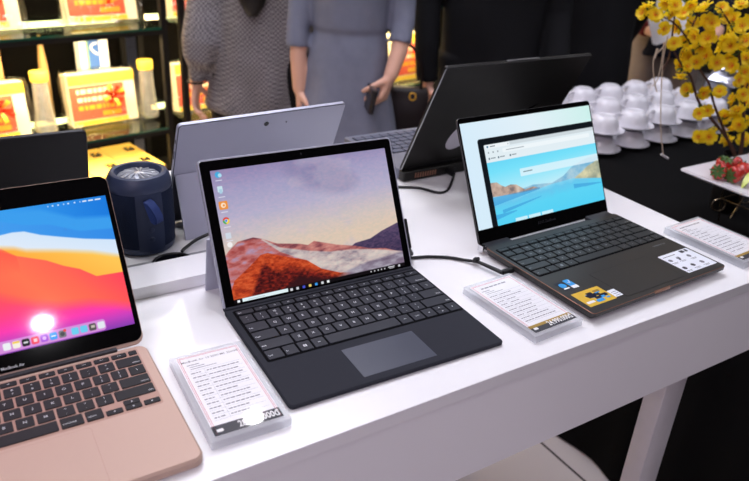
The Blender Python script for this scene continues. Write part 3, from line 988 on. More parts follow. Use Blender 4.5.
# ================================================================== CABLES
def smooth_path(pts, n=8):
    P = [Vector(p) for p in pts]
    out = []
    for i in range(len(P) - 1):
        p0, p1, p2, p3 = P[max(i - 1, 0)], P[i], P[i + 1], P[min(i + 2, len(P) - 1)]
        for k in range(n):
            t = k / n
            out.append(.5 * ((2 * p1) + (p2 - p0) * t + (2 * p0 - 5 * p1 + 4 * p2 - p3) * t * t + (3 * p1 - p0 - 3 * p2 + p3) * t ** 3))
    out.append(P[-1])
    return out


zc = TZ + .0028
# charging cable of the dark grey laptop
c1 = thing('charging_cable', 'black charging cable running across the table into the dark grey laptop\'s side', 'cable', (0, 0, TZ))
mb = MB().tube([(p.x, p.y, p.z - TZ) for p in smooth_path([(-.02, .965, zc), (.02, .972, zc), (.0596, .9814, zc), (.0878, .9888, zc), (.1191, .9899, zc), (.1445, .9826, zc + .001), (.1560, .9780, zc + .003)])], .0025, 10)
mb.build('cord', 'cable', c1)
tie = MB()
for k in range(3):
    tie.tube([(.1565 + .006 * math.cos(a) * .6 + k * .0015, .978 + .004 * math.cos(a + 1), (.0078) + .0058 * math.sin(a)) for a in [R(i * 30) for i in range(13)]], .0012, 6)
tie.build('cable_tie', 'cable', c1)
ALX = Matrix.Translation((ax, ay, 0)) @ Matrix.Rotation(R(34.762), 4, 'Z')
p0, p1, p2 = Vector((.1570, .9778, .0068)), ALX @ Vector((-.022, .156, .0080)), ALX @ Vector((-.0008, .156, .0080))
MB().tube([p0, (p0 + p1) / 2, p1], [.0026, .003, .0034], 10).build('strain_relief', 'cable', c1)
MB().tube([p1, p1 + (p2 - p1) * .1, p1 + (p2 - p1) * .9, p2], [.0036, .0048, .0048, .0042], 12, 0, None, False, .8).build('plug', 'black', c1)
# charger of the front tablet: plug on its right edge, cord behind it to the hole in the table
SPX = Matrix.Translation((kx, ky, 0)) @ Matrix.Rotation(R(31.478), 4, 'Z')
X = SPX @ plane_matrix(.0015, kd, .007, ta)
c2 = thing('charging_cable', 'black charging cable from the front tablet\'s side to the hole behind the raised strip', 'cable', (0, 0, TZ))
MB().rbox(Wt + .0006, Wt + .0046, .028, .073, -.0075, .0005, .0018, .0008, 4, 0, X).build('plug', 'black', c2)
pe = X @ Vector((Wt + .003, .028, -.006))
back = SPX @ Vector((.28, .33, .0028))
b3 = SPX @ Vector((.14, .352, .0028))
pts = [pe, pe + Vector((.006, .016, -.018)), SPX @ Vector((.310, .265, .006)), SPX @ Vector((.318, .315, .0030)), SPX @ Vector((.295, .345, .0028)), b3, (-.185, .993, .004), (-.218, .992, .016), (-.2445, .990, .0205), (-.2700, .978, .0135), (-.2850, .9575, .0070), (-.2880, .9480, .0052)]
MB().tube(smooth_path(pts), .0025, 10).build('cord', 'cable', c2)
# charger of the black laptop
GLX = Matrix.Translation((.0402, 1.313, 0)) @ Matrix.Rotation(R(34.06), 4, 'Z')
c3 = thing('charging_cable', 'black charging cable drooping from the back of the large black laptop', 'cable', (0, 0, TZ))
q0, q1 = GLX @ Vector((.105, -.0174, .0105)), GLX @ Vector((.105, -.040, .0100))
MB().tube([q0, q0 + (q1 - q0) * .1, q0 + (q1 - q0) * .8, q1], [.0045, .0058, .0055, .0035], 12).build('plug', 'black', c3)
MB().tube(smooth_path([q1, (.1400, 1.292, .0060), (.1312, 1.268, .0029), (.1137, 1.2560, .0029), (.0802, 1.2720, .0029), (.0496, 1.2720, .0029), (-.005, 1.262, .0029), (-.08, 1.20, .0029)]), .0024, 10).build('cord', 'cable', c3)


# ================================================================== PRICE SIGNS
def price_sign(label, x, y, yaw, w, d, head, price, tone, rows=11, h=.011, tilt=0.):
    o = thing('price_sign', label, 'sign', (x, y, TZ), yaw, 'acrylic price signs on the table')
    MB().rbox(0, w, 0, d, .0002, h, .002, .0008, 3).build('acrylic_block', 'acrylic', o)
    e = .0065
    z0 = h + .0001
    pm = MB().box(e, w - e, e, d - e, z0, z0 + .0003)
    z1 = z0 + .00036

    def fr(i, t, m):
        pm.box(e + i, w - e - i, d - e - i - t, d - e - i, z0 + .0003, z1, m)
        pm.box(e + i, e + i + t, e + .002, d - e - i, z0 + .0003, z1, m)
        pm.box(w - e - i - t, w - e - i, e + .002, d - e - i, z0 + .0003, z1, m)
    fr(.0015, .0005, 1)
    fr(.0032, .0006, 1)
    rr = random.Random(len(price) + rows)
    if head:
        pm.text(head, .0050, tr(w / 2, d - e - .0115, z1), 2, 'CENTER', .004)
    else:
        xx = e + .012
        while xx < w - e - .020:
            l = rr.uniform(.004, .009)
            pm.box(xx, xx + l, d - e - .0130, d - e - .0105, z0 + .0003, z1, 3)
            xx += l + .0015
    yb = e + .019
    yt = d - e - .018
    pm.box(e + .008, e + .022, yt - .0012, yt, z0 + .0003, z1, 3)
    pm.box(e + .010, e + .027, yt - .0052, yt - .0043, z0 + .0003, z1, 3)
    pm.box(e + .010, e + .040, yt - .0090, yt - .0081, z0 + .0003, z1, 3)
    top = yt - .0125
    rh = (top - yb - .004) / rows
    for i in range(rows + 1):
        yy = top - i * rh
        pm.box(e + .007, w - e - .007, yy - .00012, yy + .00012, z0 + .0003, z1, 4)
        if i < rows:
            xx = e + .008
            while xx < e + .020:
                l = rr.uniform(.002, .005)
                pm.box(xx, xx + l, yy - rh * .62, yy - rh * .42, z0 + .0003, z1, 3)
                xx += l + .0010
            xx = e + .026
            lim = e + rr.uniform(.038, .062)
            while xx < lim:
                l = rr.uniform(.002, .006)
                pm.box(xx, xx + l, yy - rh * .62, yy - rh * .42, z0 + .0003, z1, 3)
                xx += l + .0010
    pm.box(e + .024, e + .0242, top - rows * rh, top, z0 + .0003, z1, 4)
    pm.box(e, w - e, e, e + .0155, z0 + .0003, z1, 2 if tone == 'dark' else 6)
    if tone != 'dark':
        pm.box(e, w - e, e, e + .0100, z1, z1 + .00004, 2)
    pm.text(price, .0135, tr(w - e - .002, e + .0078, z1 + .0001) @ Matrix.Diagonal((.66, 1, 1, 1)), 5, 'RIGHT', .022)
    pm.rbox(e + .004, e + .011, e + .005, e + .0095, z1, z1 + .0001, .001, .00001, 2, 5)
    pm.build('paper_card', ['paper', 'red_line', 'ink_dark', 'ink', 'legend_dim', 'white_ink', 'gold_ink'], o, 0)
    return o


price_sign('acrylic price sign lying beside the rose gold laptop, price ending 000', -.1480, .5395, R(31.2), .0870, .157, 'MacBook Air 13 2020 M1 256GB', '28.990.000\u0111', 'dark')
price_sign('acrylic price sign lying between the keyboard cover and the dark grey laptop', .2135, .7680, R(35.6), .0905, .144, '', '24.990.000\u0111', 'gold', 10)
price_sign('acrylic price sign at the table\'s right end, partly past the dark grey laptop', .5905, 1.0200, R(35.6), .098, .150, '', '27.990.000\u0111', 'gold', 10, .0125)

# ================================================================== BUFFET WITH BLACK CLOTH
BX0, BX1, BY0, BY1, BZ = .968, 2.9, -.55, 1.27, .72
bf = thing('buffet_table', 'buffet table under a black floor-length cloth, right of the white table', 'table', T(0, 0, 0), YA)
MB().box(BX0 + .01, BX1 - .01, BY0 + .01, BY1 - .01, BZ - .04, BZ - .004).build('table_top', 'brown_box', bf)
for x in (BX0 + .12, BX1 - .12):
    for y in (BY0 + .12, BY1 - .12):
        MB().tube([(x, y, 0), (x, y, BZ - .04)], .016, 10).build('leg', 'steel_plain', bf)
per = []
nx, ny = 70, 66
for i in range(nx):
    per.append((BX0 + (BX1 - BX0) * i / nx, BY0, 0, -1))
for i in range(ny):
    per.append((BX1, BY0 + (BY1 - BY0) * i / ny, 1, 0))
for i in range(nx):
    per.append((BX1 - (BX1 - BX0) * i / nx, BY1, 0, 1))
for i in range(ny):
    per.append((BX0, BY1 - (BY1 - BY0) * i / ny, -1, 0))
rg = []
for z, k in ((BZ, 0), (BZ - .006, .25), (BZ - .1, .45), (.45, .7), (.2, .9), (.006, 1)):
    ring = []
    for i, (x, y, ax_, ay_) in enumerate(per):
        w = k * (.014 + .020 * (.5 + .5 * math.sin(i * .93 + 1.3 * math.sin(i * .31))))
        ring.append((x + ax_ * w, y + ay_ * w, z))
    rg.append(ring)
rg.reverse()
cl = MB().rings(rg, 0, None, False)
cl.add([(BX0, BY0, BZ), (BX1, BY0, BZ), (BX1, BY1, BZ), (BX0, BY1, BZ)], [(0, 1, 2, 3)])
cl.build('table_cloth', 'black_cloth', bf, 60)

# cups upside down on saucers, two high
cup_me = MB().lathe([(.001, .047), (.022, .047), (.0235, .0485), (.026, .0478), (.034, .043), (.043, .030), (.0475, .012), (.0495, 0), (.0475, 0), (.045, .012), (.040, .030), (.030, .041), (.001, .044)], 28)
hd = MB().tube([(-.046, 0, .010), (-.060, 0, .010), (-.067, 0, .018), (-.066, 0, .030), (-.056, 0, .036), (-.040, 0, .034)], .0042, 8)
sau = MB().lathe([(.001, .002), (.026, .002), (.030, 0), (.034, .0015), (.050, .006), (.062, .0125), (.0660, .0150), (.0655, .0165), (.059, .0135), (.046, .0085), (.032, .0055), (.001, .005)], 36)
rowsn = ['front', 'middle', 'back']
first = None
order = ['at the near left corner', 'second from the left', 'third from the left', 'fourth from the left', 'at the right end']
cup_proto = sau_proto = None
for r_ in range(3):
    for c_ in range(5):
        bx, by = 1.295 + .137 * c_ + r_ * .028 + random.uniform(-.002, .002), .915 + .134 * r_ + random.uniform(-.001, .001)
        for lv in range(2):
            z = BZ + .0004 + lv * .0592
            p = T(bx, by, z)
            pos = ('leftmost', 'second from left', 'middle', 'second from right', 'rightmost')[c_]
            lvn = ('lower', 'upper')[lv]
            if sau_proto is None:
                s1 = sau_proto = sau.build('saucer', 'china', None, 40)
                c1_ = cup_proto = cup_me.build('coffee_cup', 'china', None, 40)
                hd.build('handle', 'china', c1_, 60)
            else:
                s1 = copy_tree(sau_proto)
                c1_ = copy_tree(cup_proto)
            s1.location = p
            s1.rotation_euler.z = random.uniform(0, 6)
            c1_.location = p + Vector((0, 0, .0101))
            c1_.rotation_euler.z = R(20) + random.uniform(-.25, .25)
            tag(s1, '%s white saucer in the %s stack of the %s cup row' % (lvn, pos, rowsn[r_]), 'saucer', 'saucers on the black buffet')
            tag(c1_, '%s upturned white cup in the %s stack of the %s row' % (lvn, pos, rowsn[r_]), 'cup', 'upturned cups on the black buffet')

# steel bucket in foil behind the blossoms
pb = T(1.99, .98, BZ)
bk = thing('foil_bucket', 'shiny silver foil-covered bucket behind the yellow blossom branches', 'bucket', pb)
m_ = MB().lathe([(.001, .001), (.062, .001), (.066, .006), (.074, .10), (.080, .150), (.084, .153), (.083, .158), (.078, .156), (.070, .10), (.060, .012), (.001, .010)], 30)
m_.build('bucket', 'foil', bk, 40)
cr = MB()
rr = random.Random(11)
rg = []
for k, (r0, zz) in enumerate(((.079, .152), (.066, .172), (.045, .184), (.020, .188))):
    rg.append([((r0 + rr.uniform(-.006, .006)) * math.cos(2 * PI * i / 22), (r0 + rr.uniform(-.006, .006)) * math.sin(2 * PI * i / 22), zz + rr.uniform(-.008, .008)) for i in range(22)])
cr.rings(rg)
cr.build('foil_cover', 'foil', bk, 20)

# ------------------------------------------------------------------ fruit platter on a wire stand
PX, PY, PZ = .960, .235, .885
pw, pd = .36, .178
pl = thing('serving_platter', 'white rectangular china platter holding strawberries on a wire stand', 'plate', T(PX, PY, PZ), YA)
def rr_ring(ins, z, bow=0):
    a = ins
    r0 = max(.006, .012 - ins * .3)
    out = []
    for cx, cy, a0 in ((pw - a - r0, pd - a - r0, 0), (a + r0, pd - a - r0, 90), (a + r0, a + r0, 180), (pw - a - r0, a + r0, 270)):
        for i in range(5):
            an = R(a0 + 90 * i / 4)
            out.append((cx + r0 * math.cos(an), cy + r0 * math.sin(an), z))
    return out
MB().rings([rr_ring(.045, -.016), rr_ring(.030, -.014), rr_ring(.008, -.004), rr_ring(0, 0), rr_ring(.001, .0025), rr_ring(.010, .0008), rr_ring(.028, -.0070), rr_ring(.040, -.0085)]).build('dish', 'china', pl, 50)
ws = thing('wire_stand', 'bent brass-coloured wire stand with ring feet under the white platter', 'stand', T(PX, PY, BZ), YA)
hh = PZ - BZ
fr_ = MB()
up = hh - .0185
for x in (.155, pw - .06):
    fr_.tube([(x, .030, up), (x, pd - .030, up)], .0022, 8)
for y in (.030, pd - .030):
    fr_.tube([(.155, y, up), (pw - .06, y, up)], .0022, 8)
fr_.build('top_frame', 'steel', ws)
for sx, x in ((1, .155), (-1, pw - .06)):
    for sy, y in ((1, .030), (-1, pd - .030)):
        lg = MB()
        kx_, ky_, kz_ = x + sx * .018, y - sy * .012, .072
        lg.tube([(x, y, up), (kx_, ky_, kz_)], .0021, 8)
        cx_, cz_ = kx_ - sx * .002, kz_ - .017
        lg.tube([(cx_ + .0155 * .75 * math.sin(R(a)), ky_ - .0155 * .66 * math.sin(R(a)), cz_ + .0155 * math.cos(R(a))) for a in range(0, 361, 20)], .0016, 8)
        lg.tube([(kx_, ky_, kz_), (kx_ + sx * .03, ky_ - sy * .006, .0022)], .0021, 8)
        lg.build('leg', 'steel', ws)
bars = MB()
bars.tube([(.173, .018, .072), (pw - .078, .018, .072)], .0019, 8)
bars.tube([(.173, pd - .018, .072), (pw - .078, pd - .018, .072)], .0019, 8)
bars.tube([(.173, .018, .072), (.173, pd - .018, .072)], .0019, 8)
bars.tube([(pw - .078, .018, .072), (pw - .078, pd - .018, .072)], .0019, 8)
bars.build('lower_frame', 'steel', ws)


def strawberry(label, x, y, rx, rz, s=1.):
    p = T(PX + x, PY + y, PZ - .0084)
    prof = [(.001, -.020), (.006, -.018), (.012, -.010), (.0165, .001), (.0175, .008), (.0145, .0135), (.006, .0150), (.001, .0150)]
    Xr = Matrix.Translation((0, 0, .0172 * s)) @ Matrix.Rotation(rz, 4, 'Z') @ Matrix.Rotation(rx, 4, 'X') @ Matrix.Scale(s, 4)
    o = MB().lathe(prof, 20, 0, Xr)
    o = o.build('strawberry', 'berry', None, 60, p)
    tag(o, label, 'strawberry', 'strawberries on the platter')
    lf = MB()
    for i in range(8):
        a = 2 * PI * i / 8
        c, sn = math.cos(a), math.sin(a)
        lf.add([Xr @ Vector(q) for q in ((c * .002 - sn * .003, sn * .002 + c * .003, .0155), (c * .002 + sn * .003, sn * .002 - c * .003, .0155), (c * .011 + sn * .0035, sn * .011 - c * .0035, .0175), (c * .019, sn * .019, .0150), (c * .011 - sn * .0035, sn * .011 + c * .0035, .0175))], [(0, 1, 2, 3, 4)])
    lf.tube([Xr @ Vector((0, 0, .0145)), Xr @ Vector((.001, 0, .021))], .0013, 6)
    lf.build('leaves', 'leaf', o, 0)
    return o


strawberry('strawberry nearest the platter\'s left tip, green leaves facing out', .058, .116, R(75), R(-40))
strawberry('strawberry at the back of the pile, leaves standing up', .100, .136, R(15), R(20), 1.05)
strawberry('strawberry at the front of the pile with leaves to the left', .074, .086, R(95), R(-70), 1.1)
strawberry('strawberry in the front centre of the platter beside the melon slice', .110, .092, R(-80), R(-20), 1.05)
strawberry('strawberry behind the front ones, cut side hidden', .138, .126, R(-60), R(50), 1.0)
strawberry('strawberry half hidden at the far right of the pile', .152, .092, R(70), R(10), 1.0)
ml = MB()
rg = []
for i in range(13):
    a = R(20 + 140 * i / 12)
    w = .012 * math.sin(PI * (i + .4) / 12.8)
    rg.append([(.042 * math.cos(a), -w, .042 * math.sin(a) - .014), (.042 * math.cos(a), w, .042 * math.sin(a) - .014), (.024 * math.cos(a), 0, .024 * math.sin(a) - .006 + .0)])
ml.rings(rg)
tag(ml.build('melon_slice', 'melon', None, 50, T(PX + .096, PY + .056, PZ - .0084), YA), 'pale green melon slice in front of the strawberries', 'fruit')

# ------------------------------------------------------------------ blossom branches in a vase
vs_ = thing('flower_vase', 'black vase behind the platter holding yellow blossom branches', 'vase', Vector((.895, 1.722, BZ)))
MB().lathe([(.001, .001), (.030, .001), (.034, .006), (.039, .05), (.037, .09), (.031, .125), (.031, .14), (.035, .150), (.032, .150), (.028, .138), (.028, .120), (.033, .09), (.035, .05), (.030, .012), (.001, .010)], 32).build('vase_body', 'black', vs_)
BL = [(0.581, 1.694, 1.206), (0.596, 1.68, 1.192), (0.58, 1.71, 1.193), (0.622, 1.685, 1.166), (0.635, 1.677, 1.22), (0.679, 1.71, 1.219), (0.692, 1.762, 1.19), (0.682, 1.75, 1.164), (0.712, 1.747, 1.171), (0.633, 1.692, 1.205), (0.712, 1.724, 1.201), (0.719, 1.698, 1.188), (0.728, 1.687, 1.181), (0.698, 1.681, 1.215), (0.658, 1.691, 1.132), (0.708, 1.763, 1.126), (0.703, 1.753, 1.104), (0.727, 1.751, 1.092), (0.703, 1.75, 1.071), (0.697, 1.689, 1.082), (0.724, 1.701, 1.093), (0.742, 1.733, 1.125), (0.768, 1.743, 1.105), (0.792, 1.755, 1.114), (0.716, 1.758, 1.039), (0.699, 1.679, 1.123), (0.704, 1.731, 1.15), (0.735, 1.737, 1.018), (0.765, 1.721, 1.019), (0.79, 1.688, 1.029), (0.787, 1.717, 0.977), (0.754, 1.679, 0.974), (0.849, 1.763, 0.953), (0.873, 1.757, 0.967), (0.776, 1.725, 0.898), (0.798, 1.7, 0.913), (0.857, 1.761, 0.902), (0.866, 1.727, 0.929), (0.882, 1.758, 0.889), (0.914, 1.755, 0.898), (0.875, 1.721, 0.947), (0.754, 1.711, 1.214), (0.778, 1.73, 1.196), (0.791, 1.713, 1.19), (0.783, 1.686, 1.224), (0.816, 1.701, 1.189), (0.799, 1.751, 1.162), (0.792, 1.674, 1.183), (0.784, 1.675, 1.165), (0.788, 1.733, 1.137), (0.791, 1.698, 1.134), (0.837, 1.723, 1.142), (0.796, 1.717, 1.103), (0.815, 1.704, 1.126), (0.87, 1.77, 1.097), (0.804, 1.69, 1.091), (0.846, 1.711, 1.075), (0.823, 1.69, 1.059), (0.873, 1.733, 1.043), (0.848, 1.698, 1.024), (0.839, 1.706, 1.009), (0.89, 1.745, 0.992), (0.853, 1.702, 0.981), (0.82, 1.726, 0.921), (0.905, 1.76, 0.947), (0.771, 1.68, 1.105), (0.703, 1.676, 1.155), (0.741, 1.693, 1.15), (0.64, 1.747, 1.216)]
LEFT = [[(0.662, 1.72, 1.290), (0.652, 1.72, 1.224), (0.656, 1.72, 1.18), (0.665, 1.72, 1.124), (0.690, 1.72, 1.09), (0.725, 1.72, 1.055), (0.741, 1.72, 1.028), (0.765, 1.72, 0.99), (0.805, 1.72, 0.953), (0.857, 1.72, 0.905), (.889, 1.722, 0.86), (.8935, 1.722, .80), (.895, 1.722, .735)],
        [(0.583, 1.70, 1.212), (0.608, 1.70, 1.195), (0.66, 1.72, 1.172), (0.699, 1.72, 1.138), (0.721, 1.72, 1.105), (0.736, 1.72, 1.08), (0.755, 1.718, 1.060), (0.774, 1.718, 1.039), (0.799, 1.72, 0.992), (0.84, 1.72, 0.93), (0.889, 1.72, 0.858)],
        [(0.735, 1.735, 1.25), (0.712, 1.735, 1.19), (0.706, 1.73, 1.15), (0.721, 1.72, 1.105)],
        [(0.662, 1.72, 1.136), (0.664, 1.72, 1.089), (0.655, 1.72, 1.065)]]
RIGHT = [[(0.763, 1.72, 1.290), (0.789, 1.72, 1.207), (0.817, 1.72, 1.134), (0.849, 1.72, 1.054), (0.874, 1.72, 0.982), (.8965, 1.723, 0.892), (.900, 1.724, 0.82), (.898, 1.724, .735)],
         [(.90, 1.75, 1.16), (.885, 1.74, 1.10), (.868, 1.727, 1.03), (.874, 1.722, .975)],
         [(.745, 1.70, 1.215), (.79, 1.71, 1.17), (.817, 1.72, 1.13)]]


def blossom_mesh(rng):
    mb = MB()
    for ly, (n, ln, wd, lift) in enumerate(((5, .0200, .0092, .12), (5, .0160, .0078, .62))):
        for i in range(n):
            a = 2 * PI * (i + ly * .5) / n + rng.uniform(-.15, .15)
            c, s_ = math.cos(a), math.sin(a)
            pts = []
            for (t, w) in ((.1, .25), (.45, .8), (.78, 1.), (.98, .62)):
                zz = lift * ln * t ** 1.4 + rng.uniform(-.0022, .0022)
                for sgn in (-1, 0, 1):
                    x, y = ln * t, sgn * wd * w
                    pts.append((c * x - s_ * y, s_ * x + c * y, zz + abs(sgn) * .0022 + ly * .002))
            fs = []
            for k in range(3):
                for j in range(2):
                    fs.append((k * 3 + j, k * 3 + j + 1, k * 3 + j + 4, k * 3 + j + 3))
            mb.add(pts, fs, 0)
    mb.lathe([(.0025, .0015), (.0034, .0040), (.0025, .0060), (.0005, .0066)], 10, 1)
    for i in range(7):
        a = 2 * PI * i / 7
        mb.tube([(.002 * math.cos(a), .002 * math.sin(a), .004), (.007 * math.cos(a), .007 * math.sin(a), .0105)], [.0005, .0009], 5, 1)
    mb.lathe([(.0004, -.006), (.0025, -.004), (.004, .0008)], 8, 2)
    return mb


brng = random.Random(5)
BM = []
for i in range(5):
    o_ = blossom_mesh(brng).build('blossom', ['petal', 'stamen', 'leaf'], None, 60)
    BM.append(o_.data)
    bpy.data.objects.remove(o_)
cam0 = Vector((0, 0, 1.41))
branches = []
for nm, lab, paths in (('blossom_branch', 'yellow blossom branch leaning left over the stacked cups', LEFT), ('blossom_branch', 'yellow blossom branch with a thick dark stem at the right edge', RIGHT)):
    b_ = thing(nm, lab, 'flowers', Vector(paths[0][-1]), 0, 'yellow blossom branches in the vase')
    o0 = Vector(paths[0][-1])
    mb = MB()
    for k, pth in enumerate(paths):
        sp_ = [q - o0 for q in smooth_path(pth, 4)]
        n = len(sp_)
        r1 = .0062 if (lab.find('thick') > 0) else .0046
        if k:
            r1 = .0034
        mb.tube(sp_, [.0016 + (r1 - .0016) * i / (n - 1) for i in range(n)], 8)
    mb.build('stem', 'bark', b_)
    branches.append((b_, [q for pth in paths for q in smooth_path(pth, 4)], o0, MB()))
for i, p in enumerate(BL):
    p = Vector(p)
    bi = min((0, 1), key=lambda k: min((q - p).length for q in branches[k][1]))
    b_, pts, o0, lf = branches[bi]
    q = min(pts, key=lambda q: (q - p).length)
    if (q - p).length > .035:
        p = q + (p - q).normalized() * (.035 + .4 * ((q - p).length - .035))
    o_ = bpy.data.objects.new('blossom', BM[i % 5])
    COL.objects.link(o_)
    o_.parent = b_
    o_.location = p - o0
    dirv = ((cam0 - p).normalized() * .62 + Vector((brng.uniform(-1, 1), brng.uniform(-1, 1), brng.uniform(-.5, .9))) * .75).normalized()
    o_.rotation_euler = (Matrix.Rotation(0, 3, 'Z') if False else dirv.to_track_quat('Z', 'Y')).to_euler()
    s_ = brng.uniform(.80, 1.06)
    o_.scale = (s_, s_, s_)
    lf.tube([q - o0, (q + p) / 2 - o0 + Vector((0, 0, .003)), p - o0 - dirv * .004], .0009, 5)
    for k in range(2):
        a = Vector((brng.uniform(-1, 1), brng.uniform(-1, 1), brng.uniform(-.6, .8))).normalized()
        c_ = q - o0 + (p - q) * .5
        sd_ = a.cross(Vector((.3, .2, 1))).normalized() * .0042
        lf.add([c_, c_ + a * .008 + sd_, c_ + a * .022, c_ + a * .008 - sd_], [(0, 1, 2, 3)])
for b_, pts, o0, lf in branches:
    lf.build('leaves', 'leaf', b_, 0)
TW = [[(0.643, 1.7, 1.147), (0.639, 1.7, 1.124), (0.624, 1.7, 1.1), (0.625, 1.7, 1.077), (0.639, 1.7, 1.035), (0.648, 1.7, 1.017)],
      [(0.643, 1.7, 1.147), (0.645, 1.7, 1.092), (0.662, 1.7, 0.998), (0.679, 1.7, 0.925), (0.700, 1.7, 0.862)],
      [(0.637, 1.7, 1.133), (0.642, 1.7, 1.092), (0.643, 1.7, 1.05), (0.635, 1.7, 1.03)]]
tw = thing('twine', 'cream twine hanging from the blossom branch in front of the cups', 'string', Vector(TW[0][0]))
mb = MB()
for pth in TW:
    mb.tube([q - Vector(TW[0][0]) for q in smooth_path(pth, 5)], .0013, 6)
mb.build('cord', 'twine', tw)
e_ = Vector((0.700, 1.7, 0.860)) - Vector(TW[0][0])
MB().tube([e_ + Vector((-.006, 0, .004)), e_ + Vector((.014, 0, -.006))], .003, 8).build('end_bead', 'white_metal', tw)
MB().tube([Vector((-.017, 0, -.030)), Vector((-.019, 0, -.052))], .003, 8).build('knot', 'twine', tw)

# ================================================================== PEOPLE
def V(*a):
    return Vector(a)


def capsule(mb, pts, rad, seg=14):
    mb.tube(pts, rad, seg, 0, None, True)


def hand(mb, w, d, n, side, curl=.35, s=1., tcurl=.3):
    """palm and five fingers: w wrist, d towards the fingers, n out of the palm, side towards the thumb"""
    d = d.normalized()
    side = (side - d * side.dot(d)).normalized()
    n = d.cross(side) if d.cross(side).dot(n) > 0 else side.cross(d)
    L = (.058, .064, .060, .048)
    for i in range(4):
        o = (.0225 - .015 * i) * s
        k = w + d * (.082 - .004 * abs(i - 1)) * s + side * o
        capsule(mb, [w + side * o * .55 + d * .004, (w + k) / 2 + side * o * .12, k], [.0125 * s, .0135 * s, .0105 * s], 10)
        p, a = k, curl * (1 + .12 * i)
        pts, rs = [k], [.0098 * s]
        ang = a * .6
        for j, fr in enumerate((.48, .30, .22)):
            dd = d * math.cos(ang) + n * math.sin(ang) + side * (.10 - .07 * i)
            p = p + dd.normalized() * L[i] * 1.32 * fr * s
            pts.append(p)
            rs.append((.0088, .0080, .0068)[j] * s)
            ang += a
        capsule(mb, pts, rs, 10)
    b = w + d * .020 * s + side * .018 * s + n * .006
    t1 = b + (d * .55 + side * .75 + n * .35).normalized() * .036 * s
    t2 = t1 + (d * (.95 - tcurl) + side * .25 + n * tcurl).normalized() * .030 * s
    t3 = t2 + (d * (1 - tcurl) - side * .05 + n * tcurl * 1.3).normalized() * .024 * s
    capsule(mb, [b, t1, t2, t3], [.0145 * s, .0118 * s, .0098 * s, .0078 * s], 10)


def person(label, base, f, armL, armR, handL, handR, top=1.34, voxel=.0055, k=1., hair='short', sh=.17):
    """one continuous body; arms are lists of world points shoulder, elbow, wrist; f = +1 faces away, -1 faces the camera"""
    mb = MB()
    B = Vector(base)
    for sx in (-1, 1):
        h = V(sx * .082, 0, .86) + B
        capsule(mb, [h, V(sx * .084, f * .012, .47) + B, V(sx * .084, -f * .01, .09) + B], [.083 * k, .053 * k, .036 * k])
        capsule(mb, [V(sx * .086, -f * .035, .038) + B, V(sx * .088, f * .06, .034) + B, V(sx * .092, f * .145, .024) + B], [.034, .033, .022])
    mb.ellipses([(B.x, B.y, z, rx * k, ry * k) for z, rx, ry in ((.80, .06, .05), (.84, .145, .10), (.90, .150, .105), (.98, .122, .09), (1.04, .115, .088), (1.14, .130, .10), (1.24, .142, .105), (1.30, sh - .02, .085), (1.345, .11, .065), (1.37, .06, .05))], 28)
    capsule(mb, [V(0, 0, 1.33) + B, V(0, f * .012, 1.43) + B], [.050, .046])
    hc = V(0, f * .020, 1.515) + B
    mb.ellipses([(hc.x, hc.y + f * yy, hc.z + z, rx, ry) for z, yy, rx, ry in ((-.118, .035, .018, .020), (-.105, .028, .042, .048), (-.07, .012, .060, .074), (-.02, 0, .071, .090), (.03, -.004, .074, .095), (.07, -.008, .066, .085), (.10, -.008, .045, .060), (.115, -.008, .012, .015))], 24)
    capsule(mb, [hc + V(0, f * .088, .012), hc + V(0, f * .100, -.022)], [.009, .013], 10)
    for sx in (-1, 1):
        mb.ball(hc + V(sx * .074, -f * .004, -.005), .010, .018, .030, 12)
    for sx, arm in ((-1, armL), (1, armR)):
        capsule(mb, [V(sx * .08, 0, 1.325) + B] + arm, [.050] + [(.040, .031, .028, .0235)[i] if len(arm) > 3 else (.040, .031, .0235)[i] for i in range(len(arm))])
    hand(mb, *handL)
    hand(mb, *handR)
    b0 = MB()
    b0.v = [tuple(Vector(v) - B) for v in mb.v]
    b0.f, b0.m = mb.f, mb.m
    me = remesh(b0, voxel, 3)
    me.name = 'person'
    me.materials.append(M['skin'])
    o = link('person', me, None, 80, B)
    tag(o, label, 'person', 'shoppers behind the table')
    # face
    hl = hc - B
    ey = MB()
    for sx in (-1, 1):
        ey.ball(hl + V(sx * .030, f * .083, .012), .011, .008, .0075, 12)
    ey.build('eyes', 'black_glass', o)
    mo = MB()
    mo.tube([hl + V(-.022, f * .083, -.062), hl + V(0, f * .092, -.060), hl + V(.022, f * .083, -.062)], [.002, .0055, .002], 8)
    mo.build('lips', 'red_wear', o)
    hr = MB()
    hr.ellipses([(hl.x, hl.y - f * yy, hl.z + z, rx, ry) for z, yy, rx, ry in ((-.08, .045, .066, .055), (-.03, .03, .082, .085), (.02, .018, .085, .098), (.07, .014, .078, .095), (.105, .012, .056, .070), (.126, .010, .015, .02))], 24)
    if hair == 'long':
        hr.ellipses([(hl.x + .0, hl.y - f * yy, z, rx, ry) for z, yy, rx, ry in ((1.025, .150, .012, .012), (1.06, .148, .040, .022), (1.15, .142, .075, .034), (1.3, .120, .092, .045), (1.42, .08, .088, .065), (1.52, .045, .080, .075))], 24)
    hm = remesh(hr, .009, 3, .004, 30)
    hm.materials.append(M['hair'])
    link('hair', hm, o, 80)
    return o, B


